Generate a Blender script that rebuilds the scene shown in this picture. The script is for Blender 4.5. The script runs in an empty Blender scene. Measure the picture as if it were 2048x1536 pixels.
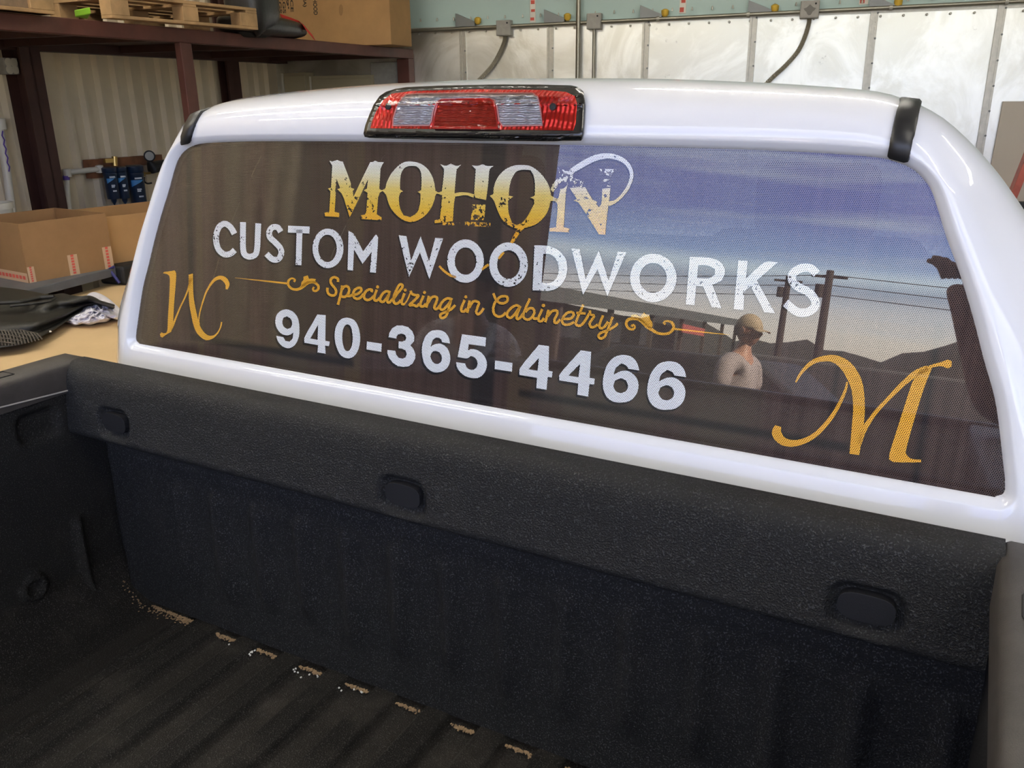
import bpy, bmesh, math, random
import numpy as np
from mathutils import Vector, Matrix
from mathutils.geometry import tessellate_polygon
random.seed(7)
C = bpy.context.scene.collection
SC = bpy.context.scene
R_ = math.radians
H = 1.38                                   # height of the truck's bed rail above the ground
# ------------------------------------------------------------------ camera
FP, CX, CY = 1692.47, 1024., 768.
YAW, PITCH, ROLL = R_(-28.68227539), R_(-18.84378832), R_(-0.75602455)
T = np.array([.75056229, -1.04561196, .50854096 + H])
_f = np.array([math.sin(YAW) * math.cos(PITCH), math.cos(YAW) * math.cos(PITCH), math.sin(PITCH)])
_r = np.array([math.cos(YAW), -math.sin(YAW), 0.])
_u = np.cross(_r, _f)
_c, _s = math.cos(ROLL), math.sin(ROLL)
RM = np.array([_c * _r + _s * _u, -_s * _r + _c * _u, _f])
cam = bpy.data.cameras.new('camera')
cam.sensor_width = 36.0
cam.lens = FP / 2048. * 36.0
cam.clip_start = .01
cam.clip_end = 1000
co = bpy.data.objects.new('camera', cam)
C.objects.link(co)
M4 = Matrix.Identity(4)
for i in range(3):
    M4[i][0], M4[i][1], M4[i][2], M4[i][3] = RM[0][i], RM[1][i], -RM[2][i], T[i]
co.matrix_world = M4
SC.camera = co
# ------------------------------------------------------------------ view, world
SC.view_settings.view_transform = 'Standard'
SC.view_settings.look = 'None'
SC.view_settings.gamma = 1
SC.view_settings.use_curve_mapping = False
SC.view_settings.exposure = 0.35
SKY = 1.0
w = bpy.data.worlds.new('sky')
SC.world = w
w.use_nodes = True
nt = w.node_tree
nt.nodes.clear()
def N(nt, t, **k):
    n = nt.nodes.new(t)
    for a, b in k.items():
        if a in n.inputs.keys():
            n.inputs[a].default_value = b
        else:
            setattr(n, a, b)
    return n
tc = N(nt, 'ShaderNodeTexCoord')
sx = N(nt, 'ShaderNodeSeparateXYZ')
nt.links.new(tc.outputs['Generated'], sx.inputs[0])
rp = N(nt, 'ShaderNodeValToRGB')
el = rp.color_ramp.elements
el[0].position = 0.0; el[0].color = (4.2, 3.7, 3.0, 1)
el[1].position = 1.0; el[1].color = (2.4, 2.5, 2.7, 1)
for p, c in ((.035, (4.4, 4.1, 3.6, 1)), (.06, (3.7, 3.7, 3.7, 1)), (.08, (2.2, 2.6, 3.2, 1)), (.095, (3.6, 4.3, 4.8, 1)), (.11, (1.7, 2.4, 3.9, 1)),
             (.16, (1.0, 1.25, 2.9, 1)), (.24, (.95, 1.1, 2.6, 1)), (.36, (2.6, 2.7, 2.9, 1))):
    e = el.new(p); e.color = c
nt.links.new(sx.outputs['Z'], rp.inputs[0])
mp = N(nt, 'ShaderNodeMapping'); mp.inputs['Scale'].default_value = (1.6, 1.6, 22)
nt.links.new(tc.outputs['Generated'], mp.inputs[0])
nz = N(nt, 'ShaderNodeTexNoise', Scale=1.3, Detail=4.0, Roughness=.55)
nt.links.new(mp.outputs[0], nz.inputs['Vector'])
cr = N(nt, 'ShaderNodeValToRGB')
cr.color_ramp.elements[0].position = .5; cr.color_ramp.elements[1].position = .72
cr.color_ramp.elements[1].color = (.6, .6, .6, 1)
nt.links.new(nz.outputs[0], cr.inputs[0])
mx = N(nt, 'ShaderNodeMix', data_type='RGBA')
nt.links.new(cr.outputs[0], mx.inputs[0])
nt.links.new(rp.outputs[0], mx.inputs[6]); mx.inputs[7].default_value = (3.2, 3.6, 4.0, 1)
sun = bpy.data.lights.new('sun', 'SUN'); sun.energy = 28.; sun.angle = R_(1); sun.color = (1.0, .86, .68)
so = bpy.data.objects.new('sun', sun); C.objects.link(so)
so.rotation_euler = (Vector((.75, .28, .60))).to_track_quat('Z', 'Y').to_euler()
bg = N(nt, 'ShaderNodeBackground', Strength=SKY)
nt.links.new(mx.outputs[2], bg.inputs[0])
nt.links.new(bg.outputs[0], N(nt, 'ShaderNodeOutputWorld').inputs[0])

# ------------------------------------------------------------------ pixel rays onto known planes of the place
def A(p):
    return np.asarray(p, float)
def ray(p):
    return np.array([(p[0] - CX) / FP, -(p[1] - CY) / FP, 1.]) @ RM
def onp(p, n, c):
    d = ray(p); n = A(n)
    return T + d * ((c - n @ T) / (n @ d))
def onx(p, v): return onp(p, (1, 0, 0), v)
def ony(p, v): return onp(p, (0, 1, 0), v)
def onz(p, v): return onp(p, (0, 0, 1), v)
WN = A((0, 1, -.1461)); WC = .1203 - .1461 * H
def onw(p, off=0.): return onp(p, WN, WC + off)
def WY(z): return .1203 + .1461 * z        # the window's plane, z above the rail
def px(P):
    q = (A(P) - T) @ RM.T
    return np.array([CX + FP * q[0] / q[2], CY - FP * q[1] / q[2]])
# the building stands about ten degrees off the truck
HB = R_(80.2)
BD = A((math.sin(HB), math.cos(HB), 0)); BN = A((-math.cos(HB), math.sin(HB), 0))
CB = BN @ T + 8.0                          # back wall
BDn, BNn = BD[:2], BN[:2]
def bw(d, n, z):                           # a point from building coordinates
    p = BD * d + BN * n
    return np.array([p[0], p[1], z])
def onb(p, off=0.): return onp(p, BN, CB - off)
def onl(p, c): return onp(p, BD, c)

# ------------------------------------------------------------------ mesh helpers
ORG = {}
class B:
    """collects geometry for one mesh"""
    def __init__(s): s.v = []; s.f = []
    def add(s, vs, fs):
        o = len(s.v); s.v += [tuple(map(float, q)) for q in vs]; s.f += [tuple(i + o for i in q) for q in fs]
        return s
    def box(s, c, d, rz=0., ax=None):
        c = A(c); hx, hy, hz = d[0] / 2, d[1] / 2, d[2] / 2
        X, Y, Z = (A((math.cos(rz), math.sin(rz), 0)), A((-math.sin(rz), math.cos(rz), 0)), A((0, 0, 1))) if ax is None else map(A, ax)
        vs = [c + X * a * hx + Y * b * hy + Z * e * hz for a in (-1, 1) for b in (-1, 1) for e in (-1, 1)]
        return s.add(vs, [(0, 1, 3, 2), (4, 6, 7, 5), (0, 4, 5, 1), (2, 3, 7, 6), (0, 2, 6, 4), (1, 5, 7, 3)])
    def bar(s, a, b, wd, h, up=(0, 0, 1)):
        a, b = A(a), A(b); Y = (b - a); L = np.linalg.norm(Y); Y = Y / L
        X = np.cross(Y, A(up)); X /= np.linalg.norm(X); Z = np.cross(X, Y)
        return s.box((a + b) / 2, (wd, L, h), ax=(X, Y, Z))
    def tube(s, pts, r, n=10, cap=True):
        pts = [A(p) for p in pts]; rs = r if hasattr(r, '__len__') else [r] * len(pts)
        vs = []; fs = []; prev = None
        for i, p in enumerate(pts):
            t = pts[min(i + 1, len(pts) - 1)] - pts[max(i - 1, 0)]; t /= (np.linalg.norm(t) + 1e-12)
            if prev is None:
                a = A((0, 0, 1)) if abs(t[2]) < .9 else A((1, 0, 0))
                x = np.cross(t, a)
            else:
                x = prev - t * (prev @ t)
            x /= np.linalg.norm(x); prev = x; y = np.cross(t, x)
            for k in range(n):
                g = 2 * math.pi * k / n
                vs.append(p + rs[i] * (math.cos(g) * x + math.sin(g) * y))
        for i in range(len(pts) - 1):
            for k in range(n):
                fs.append((i * n + k, i * n + (k + 1) % n, (i + 1) * n + (k + 1) % n, (i + 1) * n + k))
        if cap:
            fs.append(tuple(range(n - 1, -1, -1))); fs.append(tuple(range((len(pts) - 1) * n, len(pts) * n)))
        return s.add(vs, fs)
    def grid(s, P):
        n, m = len(P), len(P[0])
        vs = [q for r in P for q in r]
        return s.add(vs, [(i * m + j, i * m + j + 1, (i + 1) * m + j + 1, (i + 1) * m + j) for i in range(n - 1) for j in range(m - 1)])
    def prism(s, loop, vec, holes=()):
        """flat outline (3-D points) given a thickness"""
        loops = [[A(p) for p in loop]] + [[A(p) for p in h] for h in holes]
        vec = A(vec); tris = tessellate_polygon([[Vector(p) for p in l] for l in loops])
        flat = [p for l in loops for p in l]; n = len(flat)
        fs = [tuple(t) for t in tris] + [tuple(i + n for i in reversed(t)) for t in tris]
        o = 0
        for l in loops:
            k = len(l)
            fs += [(o + i, o + (i + 1) % k, o + (i + 1) % k + n, o + i + n) for i in range(k)]
            o += k
        return s.add(flat + [p + vec for p in flat], fs)
    def flat(s, loop, holes=()):
        loops = [[A(p) for p in loop]] + [[A(p) for p in h] for h in holes]
        tris = tessellate_polygon([[Vector(p) for p in l] for l in loops])
        return s.add([p for l in loops for p in l], [tuple(t) for t in tris])
    def lathe(s, c, prof, n=24, ax=(0, 0, 1)):
        ax = A(ax); ax /= np.linalg.norm(ax); a = A((0, 0, 1)) if abs(ax[2]) < .9 else A((1, 0, 0))
        x = np.cross(ax, a); x /= np.linalg.norm(x); y = np.cross(ax, x); c = A(c)
        vs = []; fs = []; m = len(prof)
        for r, h in prof:
            for k in range(n):
                g = 2 * math.pi * k / n
                vs.append(c + ax * h + r * (math.cos(g) * x + math.sin(g) * y))
        for i in range(m - 1):
            for k in range(n):
                fs.append((i * n + k, i * n + (k + 1) % n, (i + 1) * n + (k + 1) % n, (i + 1) * n + k))
        fs.append(tuple(range(n - 1, -1, -1))); fs.append(tuple(range((m - 1) * n, m * n)))
        return s.add(vs, fs)
def fixn(me):
    bm = bmesh.new(); bm.from_mesh(me); bmesh.ops.recalc_face_normals(bm, faces=bm.faces); bm.to_mesh(me); bm.free()
def obj(name, b, m, parent=None, smooth=False, bevel=0., seg=2, sub=0, solid=0., norm=True, base=None, ang=40):
    vs = np.array(b.v)
    if parent is not None:
        org = ORG[parent.name]
    else:
        org = A(base) if base is not None else np.array([(vs[:, 0].min() + vs[:, 0].max()) / 2, (vs[:, 1].min() + vs[:, 1].max()) / 2, vs[:, 2].min()])
    me = bpy.data.meshes.new(name)
    me.from_pydata([tuple(q) for q in vs - org], [], b.f)
    if norm: fixn(me)
    o = bpy.data.objects.new(name, me); C.objects.link(o)
    ORG[o.name] = org
    if parent is not None: o.parent = parent
    else: o.location = org
    for q in (m if isinstance(m, (list, tuple)) else [m]): me.materials.append(q)
    if smooth:
        for p in me.polygons: p.use_smooth = True
        if ang < 180:
            me.set_sharp_from_angle(angle=R_(ang))
    if bevel:
        md = o.modifiers.new('bevel', 'BEVEL'); md.width = bevel; md.segments = seg; md.limit_method = 'ANGLE'; md.angle_limit = R_(35)
    if solid:
        md = o.modifiers.new('solid', 'SOLIDIFY'); md.thickness = solid; md.offset = 0
    if sub:
        md = o.modifiers.new('sub', 'SUBSURF'); md.levels = sub; md.render_levels = sub
    return o
def thing(name, label, cat, loc, group=None):
    o = bpy.data.objects.new(name, None); C.objects.link(o)
    o.empty_display_size = .1
    o.location = tuple(loc); ORG[o.name] = A(loc)
    return tag(o, label, cat, group)
def tag(o, label, cat, group=None, kind=None):
    o['label'] = label; o['category'] = cat
    if group: o['group'] = group
    if kind: o['kind'] = kind
    return o
def struct(o, label=None):
    o['kind'] = 'structure'
    if label: o['label'] = label
    return o
def spline(pts, n=8, closed=False):
    """Catmull-Rom through the points"""
    P = [A(p) for p in pts]; k = len(P); out = []
    if k < 3 and not closed: 
        return [P[0] + (P[-1] - P[0]) * i / n for i in range(n + 1)]
    rng = range(k) if closed else range(k - 1)
    for i in rng:
        if closed: a, b, c, d = P[i - 1], P[i], P[(i + 1) % k], P[(i + 2) % k]
        else: a, b, c, d = P[max(i - 1, 0)], P[i], P[i + 1], P[min(i + 2, k - 1)]
        for j in range(n):
            t = j / n
            out.append(.5 * (2 * b + (c - a) * t + (2 * a - 5 * b + 4 * c - d) * t * t + (3 * b - a - 3 * c + d) * t ** 3))
    if not closed: out.append(P[-1])
    return out

# ------------------------------------------------------------------ materials
def mat(name, col, rough=.5, metal=0., coat=0., spec=.5, bump=0., bscale=200., var=0., vscale=8., ior=1.5, emit=None, estr=0., vstretch=(1, 1, 1), bdist=.002, crough=.03, dark=None):
    m = bpy.data.materials.new(name); m.use_nodes = True
    t = m.node_tree; p = t.nodes['Principled BSDF']
    p.inputs['Base Color'].default_value = (*col, 1); p.inputs['Roughness'].default_value = rough
    p.inputs['Metallic'].default_value = metal; p.inputs['Coat Weight'].default_value = coat
    p.inputs['Coat Roughness'].default_value = crough
    p.inputs['Specular IOR Level'].default_value = spec; p.inputs['IOR'].default_value = ior
    if emit: p.inputs['Emission Color'].default_value = (*emit, 1); p.inputs['Emission Strength'].default_value = estr
    if bump or var:
        tc = N(t, 'ShaderNodeTexCoord')
    if var:
        mp = N(t, 'ShaderNodeMapping'); mp.inputs['Scale'].default_value = vstretch
        t.links.new(tc.outputs['Object'], mp.inputs[0])
        nz = N(t, 'ShaderNodeTexNoise', Scale=vscale, Detail=6.0, Roughness=.6); t.links.new(mp.outputs[0], nz.inputs['Vector'])
        mr = N(t, 'ShaderNodeMapRange'); t.links.new(nz.outputs[0], mr.inputs[0])
        mr.inputs[1].default_value = .3; mr.inputs[2].default_value = .7
        mx = N(t, 'ShaderNodeMix', data_type='RGBA'); t.links.new(mr.outputs[0], mx.inputs[0])
        dk = dark if dark else tuple(c * (1 - var) for c in col)
        mx.inputs[6].default_value = (*dk, 1); mx.inputs[7].default_value = (*[min(1, c * (1 + var * .6)) for c in col], 1)
        t.links.new(mx.outputs[2], p.inputs['Base Color'])
    if bump:
        nb = N(t, 'ShaderNodeTexNoise', Scale=bscale, Detail=3.0, Roughness=.6); t.links.new(tc.outputs['Object'], nb.inputs['Vector'])
        bp = N(t, 'ShaderNodeBump', Strength=bump, Distance=bdist); t.links.new(nb.outputs[0], bp.inputs['Height'])
        t.links.new(bp.outputs[0], p.inputs['Normal'])
    return m
def math_(t, op, a, b=None, c=None):
    n = N(t, 'ShaderNodeMath', operation=op)
    for i, q in enumerate((a, b, c)):
        if q is None: continue
        if isinstance(q, (int, float)): n.inputs[i].default_value = q
        else: t.links.new(q, n.inputs[i])
    return n.outputs[0]
def sstep(t, v, a, b):
    n = N(t, 'ShaderNodeMapRange', interpolation_type='SMOOTHSTEP'); t.links.new(v, n.inputs[0])
    n.inputs[1].default_value = a; n.inputs[2].default_value = b
    return n.outputs[0]
def mixc(t, f, a, b):
    n = N(t, 'ShaderNodeMix', data_type='RGBA')
    for i, q in ((0, f), (6, a), (7, b)):
        if isinstance(q, (int, float)): n.inputs[i].default_value = q
        elif isinstance(q, tuple): n.inputs[i].default_value = (*q, 1)
        else: t.links.new(q, n.inputs[i])
    return n.outputs[2]

paint = mat('white_paint', (.80, .81, .83), .35, coat=1.0, spec=.3)
t = paint.node_tree; p = t.nodes['Principled BSDF']            # the cab's inner side is dark trim cloth
geo = N(t, 'ShaderNodeNewGeometry')
inner = N(t, 'ShaderNodeBsdfDiffuse'); inner.inputs[0].default_value = (.035, .033, .032, 1)
ms = N(t, 'ShaderNodeMixShader'); t.links.new(geo.outputs['Backfacing'], ms.inputs[0])
t.links.new(p.outputs[0], ms.inputs[1]); t.links.new(inner.outputs[0], ms.inputs[2])
t.links.new(ms.outputs[0], t.nodes['Material Output'].inputs[0])
white_solid = mat('white_painted_metal', (.80, .81, .83), .35, coat=1.0, spec=.3)
def liner_mat(name, col, bump, sc, dust=0., spec=.5, rough=.5):
    m = mat(name, col, rough, spec=spec, bump=bump, bscale=sc, bdist=.004)
    t = m.node_tree; p = t.nodes['Principled BSDF']
    tc = N(t, 'ShaderNodeTexCoord')
    n1 = N(t, 'ShaderNodeTexNoise', Scale=7.0, Detail=8.0, Roughness=.7); t.links.new(tc.outputs['Object'], n1.inputs['Vector'])
    f = sstep(t, n1.outputs[0], .48, .75)
    if dust > .3:                             # dust settles in the valleys between the floor ribs
        sz = N(t, 'ShaderNodeSeparateXYZ'); t.links.new(tc.outputs['Object'], sz.inputs[0])
        f = math_(t, 'MULTIPLY_ADD', math_(t, 'SUBTRACT', 1., sstep(t, sz.outputs['Z'], H - .562, H - .553)), .35, math_(t, 'MULTIPLY', f, .8))
    n2 = N(t, 'ShaderNodeTexNoise', Scale=380.0, Detail=2.0); t.links.new(tc.outputs['Object'], n2.inputs['Vector'])
    sp = math_(t, 'MULTIPLY', sstep(t, n2.outputs[0], .56, .68), .7)
    c1 = mixc(t, math_(t, 'MULTIPLY', f, dust), col, (.10, .085, .07))
    c2 = mixc(t, sp, c1, tuple(min(1, c * 4.5 + .04) for c in col))
    t.links.new(c2, p.inputs['Base Color'])
    return m
liner = liner_mat('black_bedliner', (.0095, .0095, .010), 1.0, 380., .06, rough=.5, spec=.4)
liner_low = liner_mat('black_bedliner_rougher', (.0105, .0108, .0124), .9, 380., .06, rough=.65, spec=.25)
liner_side = liner_mat('black_side_bedliner', (.0095, .0088, .0078), .9, 380., .10, rough=.6, spec=.3)  # brownish tint paints in the interior light this side reflects
liner_floor = liner_mat('dusty_bedliner', (.0105, .0090, .0078), .9, 380., .35, rough=.7, spec=.25)
plastic = mat('black_plastic', (.014, .014, .016), .42, bump=.25, bscale=500)
rail_m = mat('grey_black_rail_plastic', (.055, .048, .043), .5, bump=.3, bscale=600, var=.25, vscale=30)
rubber = mat('black_rubber', (.021, .019, .014), .55, bump=.25, bscale=160)
gloss_black = mat('gloss_black', (.004, .004, .004), .25, coat=.6, crough=.08)
mold_m = mat('black_roof_molding', (.012, .012, .013), .38)
red_steel = mat('red_oxide_steel', (.115, .040, .028), .55, var=.3, vscale=5)
red_dark = mat('dark_red_oxide_steel', (.070, .028, .020), .6, var=.3, vscale=5)
red_post = mat('orange_red_steel', (.40, .085, .05), .5, var=.25, vscale=12)
card = mat('brown_cardboard', (.40, .225, .09), .8, var=.12, vscale=5)
card2 = mat('tan_cardboard', (.30, .165, .068), .8, var=.12, vscale=6)
card_in = mat('cardboard_edge', (.42, .25, .11), .8)
tapem = mat('paper_packing_tape', (.55, .38, .24), .6)
tape_red = mat('red_tape_print', (.65, .10, .07), .6)
ink = mat('black_carton_ink', (.03, .02, .012), .7)
kraft = mat('tan_kraft_paper', (.60, .42, .22), .75, var=.10, vscale=2.5)
greysteel = mat('grey_painted_steel', (.10, .105, .115), .5, var=.2, vscale=8)
wood = mat('pallet_wood', (.36, .22, .10), .8, var=.4, vscale=6, vstretch=(1, 1, 1), bump=.3, bscale=60)
wood_old = mat('weathered_pallet_wood', (.22, .145, .085), .85, var=.45, vscale=9, bump=.3, bscale=60)
wood_red = mat('red_brown_board', (.24, .10, .045), .75, var=.3, vscale=12)
cloth_w = mat('white_cotton', (.84, .82, .90), .9, var=.12, vscale=18)
galv = mat('galvanized_conduit', (.34, .32, .26), .38, metal=.85)
greybox = mat('grey_junction_box', (.34, .325, .29), .55, var=.12, vscale=25)
navy = mat('navy_blue_filter', (.010, .024, .055), .3, coat=.4)
navy_lab = mat('filter_label_blue', (.05, .25, .55), .4)
label_w = mat('filter_label_white', (.6, .65, .7), .5)
pvc = mat('white_plastic_pipe', (.72, .68, .58), .4)
purple = mat('purple_primer_stain', (.12, .06, .35), .5)
brass = mat('brass', (.55, .38, .13), .3, metal=1)
black_m = mat('matte_black', (.01, .01, .01), .6)
gauge_f = mat('gauge_face', (.30, .30, .27), .4)
redstrap = mat('red_strap', (.62, .035, .02), .6)
blackvinyl = mat('black_vinyl', (.018, .016, .015), .35, bump=.2, bscale=30, bdist=.01)
green = mat('lime_green_plastic', (.20, .45, .02), .5)
yellow = mat('yellow_foam', (.65, .42, .05), .7)
teal = mat('pale_teal_panel', (.46, .60, .57), .6, var=.06, vscale=1.2)
seam_m = mat('dull_steel_strip', (.50, .48, .42), .4, metal=.6, var=.15, vscale=20)
seam_dk = mat('dark_grey_steel', (.22, .23, .23), .5, metal=.5)  # darker grey steel for the clips and screw heads
beigecab = mat('beige_enamel', (.42, .36, .23), .5)
concrete = mat('concrete', (.22, .21, .19), .8, var=.2, vscale=2)
corrug = mat('tan_corrugated_steel', (.74, .63, .45), .5, var=.06, vscale=3, spec=.4)
blueb = mat('blue_strap', (.03, .03, .14), .6)
offwhite = mat('off_white_plastic', (.65, .62, .52), .5)
board_m = mat('taupe_board', (.47, .42, .35), .7)
reds = mat('red_print', (.55, .08, .05), .6)
paper = mat('white_print', (.75, .70, .62), .6)
# galvanised sheet with oxide blotches
def galv_sheet():
    m = mat('galvanized_sheet', (.66, .655, .60), .42, metal=.9, spec=.5)
    t = m.node_tree; p = t.nodes['Principled BSDF']; tc = N(t, 'ShaderNodeTexCoord')
    n1 = N(t, 'ShaderNodeTexNoise', Scale=1.6, Detail=7.0, Roughness=.6, Distortion=1.2); t.links.new(tc.outputs['Object'], n1.inputs['Vector'])
    n2 = N(t, 'ShaderNodeTexNoise', Scale=9.0, Detail=5.0, Roughness=.7); t.links.new(tc.outputs['Object'], n2.inputs['Vector'])
    c = mixc(t, sstep(t, n1.outputs[0], .42, .62), (.70, .69, .62), (.88, .88, .83))
    c = mixc(t, math_(t, 'MULTIPLY', sstep(t, n2.outputs[0], .66, .76), .6), c, (.30, .28, .25))
    t.links.new(c, p.inputs['Base Color'])
    t.links.new(math_(t, 'MULTIPLY_ADD', n1.outputs[0], .2, .27), p.inputs['Roughness'])
    bp = N(t, 'ShaderNodeBump', Strength=.25, Distance=.02); t.links.new(n1.outputs[0], bp.inputs['Height']); t.links.new(bp.outputs[0], p.inputs['Normal'])
    return m
galvs = galv_sheet()

# ---- window: perforated film and print
PITCHH = .0027
def hole_mask(t):
    """1 inside the punched holes of the film"""
    tc = N(t, 'ShaderNodeTexCoord'); s = N(t, 'ShaderNodeSeparateXYZ'); t.links.new(tc.outputs['Object'], s.inputs[0])
    u, v = s.outputs['X'], math_(t, 'MULTIPLY', s.outputs['Z'], 1.0106)
    p = PITCHH; q = p * math.sqrt(3)
    def d2(du, dv):
        a = math_(t, 'SUBTRACT', math_(t, 'FLOORED_MODULO', math_(t, 'ADD', u, 10 + du), p), p / 2)
        b = math_(t, 'SUBTRACT', math_(t, 'FLOORED_MODULO', math_(t, 'ADD', v, 10 + dv), q), q / 2)
        return math_(t, 'ADD', math_(t, 'MULTIPLY', a, a), math_(t, 'MULTIPLY', b, b))
    return math_(t, 'LESS_THAN', math_(t, 'MINIMUM', d2(0, 0), d2(p / 2, q / 2)), (.25 * p) ** 2), s, tc
def film_finish(name, colour, extra_clear=None, spec=.85, rough=.03):
    """printed film: colour socket builder, punched with holes"""
    m = bpy.data.materials.new(name); m.use_nodes = True; t = m.node_tree; p = t.nodes['Principled BSDF']
    hm, s, tc = hole_mask(t)
    c = colour(t, s, tc) if callable(colour) else colour
    if isinstance(c, tuple): p.inputs['Base Color'].default_value = (*c, 1)
    else: t.links.new(c, p.inputs['Base Color'])
    p.inputs['Roughness'].default_value = .5; p.inputs['Specular IOR Level'].default_value = .3
    p.inputs['Coat Weight'].default_value = 1.0; p.inputs['Coat IOR'].default_value = 1.85; p.inputs['Coat Roughness'].default_value = 0.0
    tr = N(t, 'ShaderNodeBsdfTransparent')
    f = hm
    if extra_clear: f = math_(t, 'MAXIMUM', hm, extra_clear(t, s, tc))
    ms = N(t, 'ShaderNodeMixShader'); t.links.new(f, ms.inputs[0]); t.links.new(p.outputs[0], ms.inputs[1]); t.links.new(tr.outputs[0], ms.inputs[2])
    t.links.new(ms.outputs[0], t.nodes['Material Output'].inputs[0])
    return m
def wood_print(t, s, tc):
    X, Z = s.outputs['X'], s.outputs['Z']
    zr = math_(t, 'SUBTRACT', Z, H)
    mp = N(t, 'ShaderNodeMapping'); mp.inputs['Scale'].default_value = (60, 1, 1.6); t.links.new(tc.outputs['Object'], mp.inputs[0])
    n1 = N(t, 'ShaderNodeTexNoise', Scale=1.0, Detail=6.0, Roughness=.65); t.links.new(mp.outputs[0], n1.inputs['Vector'])
    mp2 = N(t, 'ShaderNodeMapping'); mp2.inputs['Scale'].default_value = (7, 0, .3); t.links.new(tc.outputs['Object'], mp2.inputs[0])
    n2 = N(t, 'ShaderNodeTexNoise', Scale=1.0, Detail=2.0); t.links.new(mp2.outputs[0], n2.inputs['Vector'])
    c = mixc(t, sstep(t, n1.outputs[0], .3, .7), (.042, .0235, .0185), (.070, .042, .034))
    c = mixc(t, sstep(t, n2.outputs[0], .45, .65), c, (.064, .048, .033))
    def band(x0, x1, z0=-1, z1=1, sx=.006, sz=.006):
        a = math_(t, 'MULTIPLY', sstep(t, X, x0 - sx, x0 + sx), math_(t, 'SUBTRACT', 1., sstep(t, X, x1 - sx, x1 + sx)))
        b = math_(t, 'MULTIPLY', sstep(t, zr, z0 - sz, z0 + sz), math_(t, 'SUBTRACT', 1., sstep(t, zr, z1 - sz, z1 + sz)))
        return math_(t, 'MULTIPLY', a, b)
    def wx(p): return float(onw(p)[0])
    def wz(p): return float(onw(p)[2] - H)
    # pale planks between the printed cabinet doors
    for a, b in (((262, 600), (305, 600)), ((384, 500), (397, 500)), ((689, 300), (720, 300)), ((1010, 760), (1058, 760)), ((700, 640), (716, 640))):
        c = mixc(t, math_(t, 'MULTIPLY', band(wx(a), wx(b), sx=.004), .75), c, (.075, .052, .030))
    # grooves round the raised panels, drawn in the print
    for x0, x1, z0, z1 in ((wx((367, 500)), wx((378, 500)), wz((375, 664)), 1), (wx((372, 668)), wx((700, 735)), wz((500, 704)), wz((500, 690))),
                           (wx((1660, 800)), wx((1669, 800)), wz((1665, 845)), .2), (wx((1030, 800)), wx((1695, 893)), wz((1400, 860)), wz((1400, 843))),
                           (wx((1842, 840)), wx((1856, 840)), -1, .22), (wx((938, 700)), wx((985, 700)), -1, 1)):
        c = mixc(t, math_(t, 'MULTIPLY', band(x0, x1, z0, z1, .005, .005), .8), c, (.008, .0075, .009))
    return c
film_m = film_finish('cabinet_print_film', wood_print)
def grunge(scale, lo, hi, zlo=None, zhi=None):
    def f(t, s, tc):
        n = N(t, 'ShaderNodeTexNoise', Scale=scale, Detail=3.0, Roughness=.6); t.links.new(tc.outputs['Object'], n.inputs['Vector'])
        n3 = N(t, 'ShaderNodeTexNoise', Scale=scale * .12, Detail=1.0); t.links.new(tc.outputs['Object'], n3.inputs['Vector'])
        th = hi
        if zlo is not None:
            mr = N(t, 'ShaderNodeMapRange'); t.links.new(math_(t, 'SUBTRACT', s.outputs['Z'], H), mr.inputs[0])
            mr.inputs[1].default_value = zlo; mr.inputs[2].default_value = zhi; mr.inputs[3].default_value = lo; mr.inputs[4].default_value = hi
            th = mr.outputs[0]
        v = math_(t, 'ADD', n.outputs[0], math_(t, 'MULTIPLY', math_(t, 'SUBTRACT', n3.outputs[0], .5), .35))
        return math_(t, 'GREATER_THAN', v, th)
    return f
white_l = film_finish('white_print', (.86, .88, .89))
white_g = film_finish('worn_white_print', (.86, .88, .89), grunge(230., .66, .655))
orange_l = film_finish('amber_print', (.80, .41, .03))
shadow_l = film_finish('black_print_edge', (.008, .008, .009))
GZ0, GZ1 = float(onw((680, 446))[2] - H), float(onw((680, 320))[2] - H)
def gold(t, s, tc):
    zr = math_(t, 'SUBTRACT', s.outputs['Z'], H)
    r = N(t, 'ShaderNodeValToRGB'); e = r.color_ramp.elements
    e[0].position = 0; e[0].color = (.84, .41, .02, 1); e[1].position = 1; e[1].color = (.84, .85, .82, 1)
    for pp, cc in ((.3, (.84, .54, .05, 1)), (.58, (.82, .64, .18, 1)), (.8, (.83, .80, .60, 1))):
        q = e.new(pp); q.color = cc
    mr = N(t, 'ShaderNodeMapRange'); t.links.new(zr, mr.inputs[0]); mr.inputs[1].default_value = GZ0; mr.inputs[2].default_value = GZ1
    t.links.new(mr.outputs[0], r.inputs[0])
    return r.outputs[0]
gold_l = film_finish('white_to_gold_print', gold, grunge(130., .58, .70, .25, .40))
gold_w = film_finish('heavily_worn_gold_print', gold, grunge(170., .49, .49, .2, .4))
def glass_mat(name, tint, refl=1.6):
    m = bpy.data.materials.new(name); m.use_nodes = True; t = m.node_tree; t.nodes.remove(t.nodes['Principled BSDF'])
    tr = N(t, 'ShaderNodeBsdfTransparent'); tr.inputs[0].default_value = (*tint, 1)
    gl = N(t, 'ShaderNodeBsdfGlossy', Roughness=0.0)
    fr = N(t, 'ShaderNodeFresnel', IOR=refl)
    ms = N(t, 'ShaderNodeMixShader'); t.links.new(fr.outputs[0], ms.inputs[0]); t.links.new(tr.outputs[0], ms.inputs[1]); t.links.new(gl.outputs[0], ms.inputs[2])
    t.links.new(ms.outputs[0], t.nodes['Material Output'].inputs[0])
    return m
privacy = glass_mat('privacy_glass', (.28, .30, .30), 1.75)
clearg = glass_mat('clear_glass', (.80, .86, .84), 1.5)
red_lens = glass_mat('red_lens', (.95, .035, .02), 1.45)
clear_lens = glass_mat('clear_lens', (.92, .93, .95), 1.45)
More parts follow.
